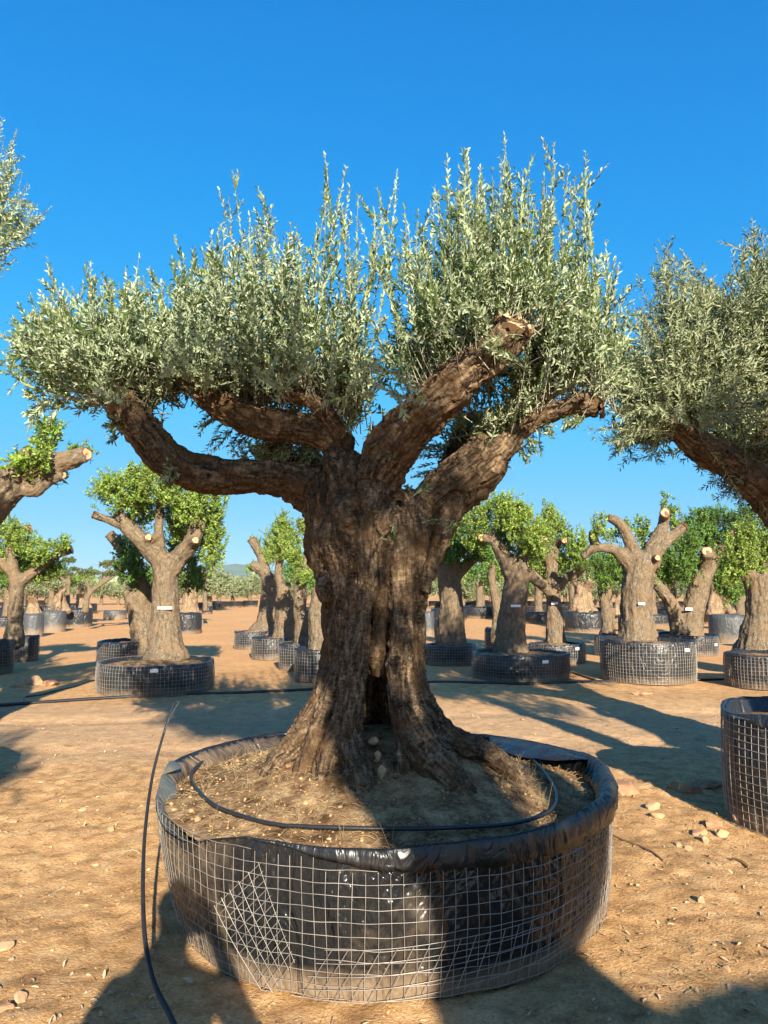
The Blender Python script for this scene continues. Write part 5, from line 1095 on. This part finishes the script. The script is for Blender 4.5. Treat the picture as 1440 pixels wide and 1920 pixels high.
R_ = [(1402, 1540, 30, 27, 'large pale boulder by the foot of the nearest right-hand pot', M_stone), (1172, 1484, 36, 14, 'long flat reddish rock beside the right side of the front pot', M_stone_red), (1262, 1480, 13, 11, 'leftmost upright stone of the small cluster at the shade edge', M_stone), (1280, 1484, 12, 12, 'white-topped stone in the middle of the cluster at the shade edge', M_stone), (1300, 1486, 16, 14, 'tall brown stone at the right end of the cluster', M_stone_red),
      (1322, 1474, 34, 9, 'dark flat slab in the shade before the right-hand pot', M_stone_red), (1222, 1512, 14, 8, 'white angular stone near the flat reddish rock', M_stone), (1232, 1530, 14, 6, 'flat pale stone below the white angular one', M_stone), (1334, 1548, 17, 11, 'brown stone in the rubble left of the pale boulder', M_stone_red), (1312, 1560, 14, 9, 'dark stone at the left of the rubble', M_stone_red), (1352, 1562, 14, 9, 'ochre stone at the right of the rubble', M_stone), (1322, 1574, 9, 8, 'small pale stone under the rubble', M_stone),
      (1272, 1582, 8, 6, 'cream pebble left of the rubble', M_stone), (1290, 1588, 8, 6, 'tan pebble just right of the cream one', M_stone), (1316, 1694, 9, 9, 'lone pale stone on the open ground at the right', M_stone), (1362, 1818, 9, 7, 'rough stone near the lower right shadow', M_stone), (1212, 1302, 12, 6, 'small pale stone on the track before the tall silvery pot', M_stone), (1192, 1301, 8, 4, 'brown stone left of the pale one on the track', M_stone_red),
      (36, 1288, 18, 7, 'flat white stone at the left beyond the pipe', M_stone), (66, 1282, 18, 11, 'rounded beige stone beside the flat white stone', M_stone), (92, 1284, 14, 8, 'brown stone right of the rounded beige one', M_stone_red), (38, 1876, 13, 12, 'round beige stone at the lower left', M_stone), (8, 1780, 16, 7, 'flat cream stone at the left edge', M_stone), (22, 1797, 7, 5, 'small cream pebble below the flat one', M_stone), (208, 1558, 8, 6, 'ochre stone left of the front pot', M_stone), (153, 1522, 8, 4, 'pale flat pebble left of the front pot rim', M_stone), (25, 1546, 9, 4, 'thin pale stone at the far left in the sun', M_stone), (208, 1864, 6, 6, 'white pebble near the foot of the upright pipe', M_stone), (8, 1900, 14, 12, 'half-seen dark stone in the lower left corner', M_stone_red), (147, 1668, 6, 5, 'cream pebble in the open sun at the left', M_stone)]
for i, (x, y, a, b, lb, mm) in enumerate(R_):
    q = on_ground(x, y); k = q[1] / F; mb = MB(); rock(mb, q + (0, 0, b * k * .28), (a * k, (a + b) * .5 * k, b * k * 1.1), 1000 + i, ICO3 if a > 12 else ICO2, .5); solo('stone', mb, mm, lb, 'stone', smooth=False)
g = np.random.default_rng(21); mb = MB()
for _ in range(6500):
    Y = 2.1 + 9 * g.uniform() ** 1.6; x = g.uniform(-.60, .60) * Y
    if g.uniform() > .35 + .65 * (vnoise(np.array([[x * .9, Y * .9, 0]]), 8)[0] > -.1): continue
    if math.hypot(x - CX, Y - CY) < PR: continue
    s_ = min(.013, .0026 + .0032 * g.pareto(2.4)); rock(mb, (x, Y, gz(x, Y) + s_ * .25), s_ * g.uniform(.6, 1.3, 3) * (1, 1, .7), int(g.integers(1e6)), ICO1, g.uniform())
o = link('gravel', mb.mesh('gravel', smooth=False), M_gravel); tag(o, 'small stones and crumbs scattered over the orange ground', 'gravel', None, 'stuff')
mb = MB()
for _ in range(4200):
    Y = 2.1 + 7 * g.uniform() ** 1.5; x = g.uniform(-.58, .58) * Y
    if vnoise(np.array([[x * 1.3 + 5, Y * 1.3, 0]]), 18)[0] < g.uniform(-.5, .5) or math.hypot(x - CX, Y - CY) < PR: continue
    L_ = g.uniform(.012, .055) * (1 + (g.uniform() < .05) * 2); d = g.uniform(0, 6.28); p = np.array((x, Y, gz(x, Y) + .004)); e = np.array((math.cos(d) * L_, math.sin(d) * L_, g.uniform(-.002, .008))); w_ = g.normal(0, .2) * L_
    tube(mb, [p, p + e * .5 + (-math.sin(d) * w_, math.cos(d) * w_, .004), p + e], [.0014, .0013, .0006], 3, caps=False)
o = link('straw_litter', mb.mesh('straw_litter'), M_dry); tag(o, 'bits of dry straw and stems littering the ground', 'straw', None, 'stuff')
lm = MB(); n = 2200; Y = 2.2 + 7 * g.uniform(0, 1, n) ** 1.4; x = g.uniform(-.58, .58, n) * Y; k_ = (vnoise(np.stack([x * 1.1, Y * 1.1, x * 0 + 4], 1), 28) > -.05) & (np.hypot(x - CX, Y - CY) > PR)
x, Y = x[k_], Y[k_]; n = len(x); d = g.normal(size=(n, 3)) * (1, 1, .25); leaves(lm, np.stack([x, Y, ground_h(x, Y) + .006], 1), d, np.tile((0, 0, 1.), (n, 1)) + g.normal(0, .4, (n, 3)), g.uniform(.02, .045, n), g.uniform(.006, .014, n), g.uniform(0, 1, n))
o = link('fallen_leaves', lm.mesh('fallen_leaves'), leaf_mat('dry_leaf', (.26, .15, .07), (.45, .33, .2), (.5, .34, .17), .05, .8)); tag(o, 'dry fallen leaves scattered on the ground', 'leaves', None, 'stuff')
# dead weeds on the mound and along the middle ground
lm, sm = MB(), MB(); n = 50; a = g.uniform(0, 6.28, n); r_ = np.sqrt(g.uniform(.35, .95, n)) * (PR - .06); bx, by = CX + r_ * np.cos(a), CY + r_ * np.sin(a)
A = np.stack([bx, by, soil_z(bx, by)], 1); A = np.repeat(A, 4, 0) + g.normal(0, .006, (4 * n, 3)) * (1, 1, 0); d = g.normal(0, .5, A.shape); d[:, 2] = np.abs(d[:, 2]) + .7; T = A + d * g.uniform(.02, .09, (4 * n, 1)); shoots(lm, sm, A, (A + T) / 2 + (0, 0, .01), T, g, .03, .02, .003, .3, .0009)
part('dry_weeds', sm, M_dry, pot)['kind'] = 'stuff'

for o in bpy.data.objects:
    if o.get('label') and not 4 <= len(o['label'].split()) <= 16: print('LABEL', len(o['label'].split()), o['label'])

# ------------------------------------------------------------------ the air between here and the hills
mb = MB(); box(mb, (0, 2300, 66), 11000, 7000, 136)
hz, n, l, b = mat('air'); n.remove(b); pv = n.new('ShaderNodeVolumePrincipled'); pv.inputs['Density'].default_value = .00013
pv.inputs['Color'].default_value = (.60, .80, .92, 1); pv.inputs['Anisotropy'].default_value = .0
l.new(pv.outputs[0], n['Material Output'].inputs['Volume'])
o = link('haze', mb.mesh('haze', smooth=False), hz); tag(o, 'thin blue haze between the trees and the hills', None, None, 'stuff')
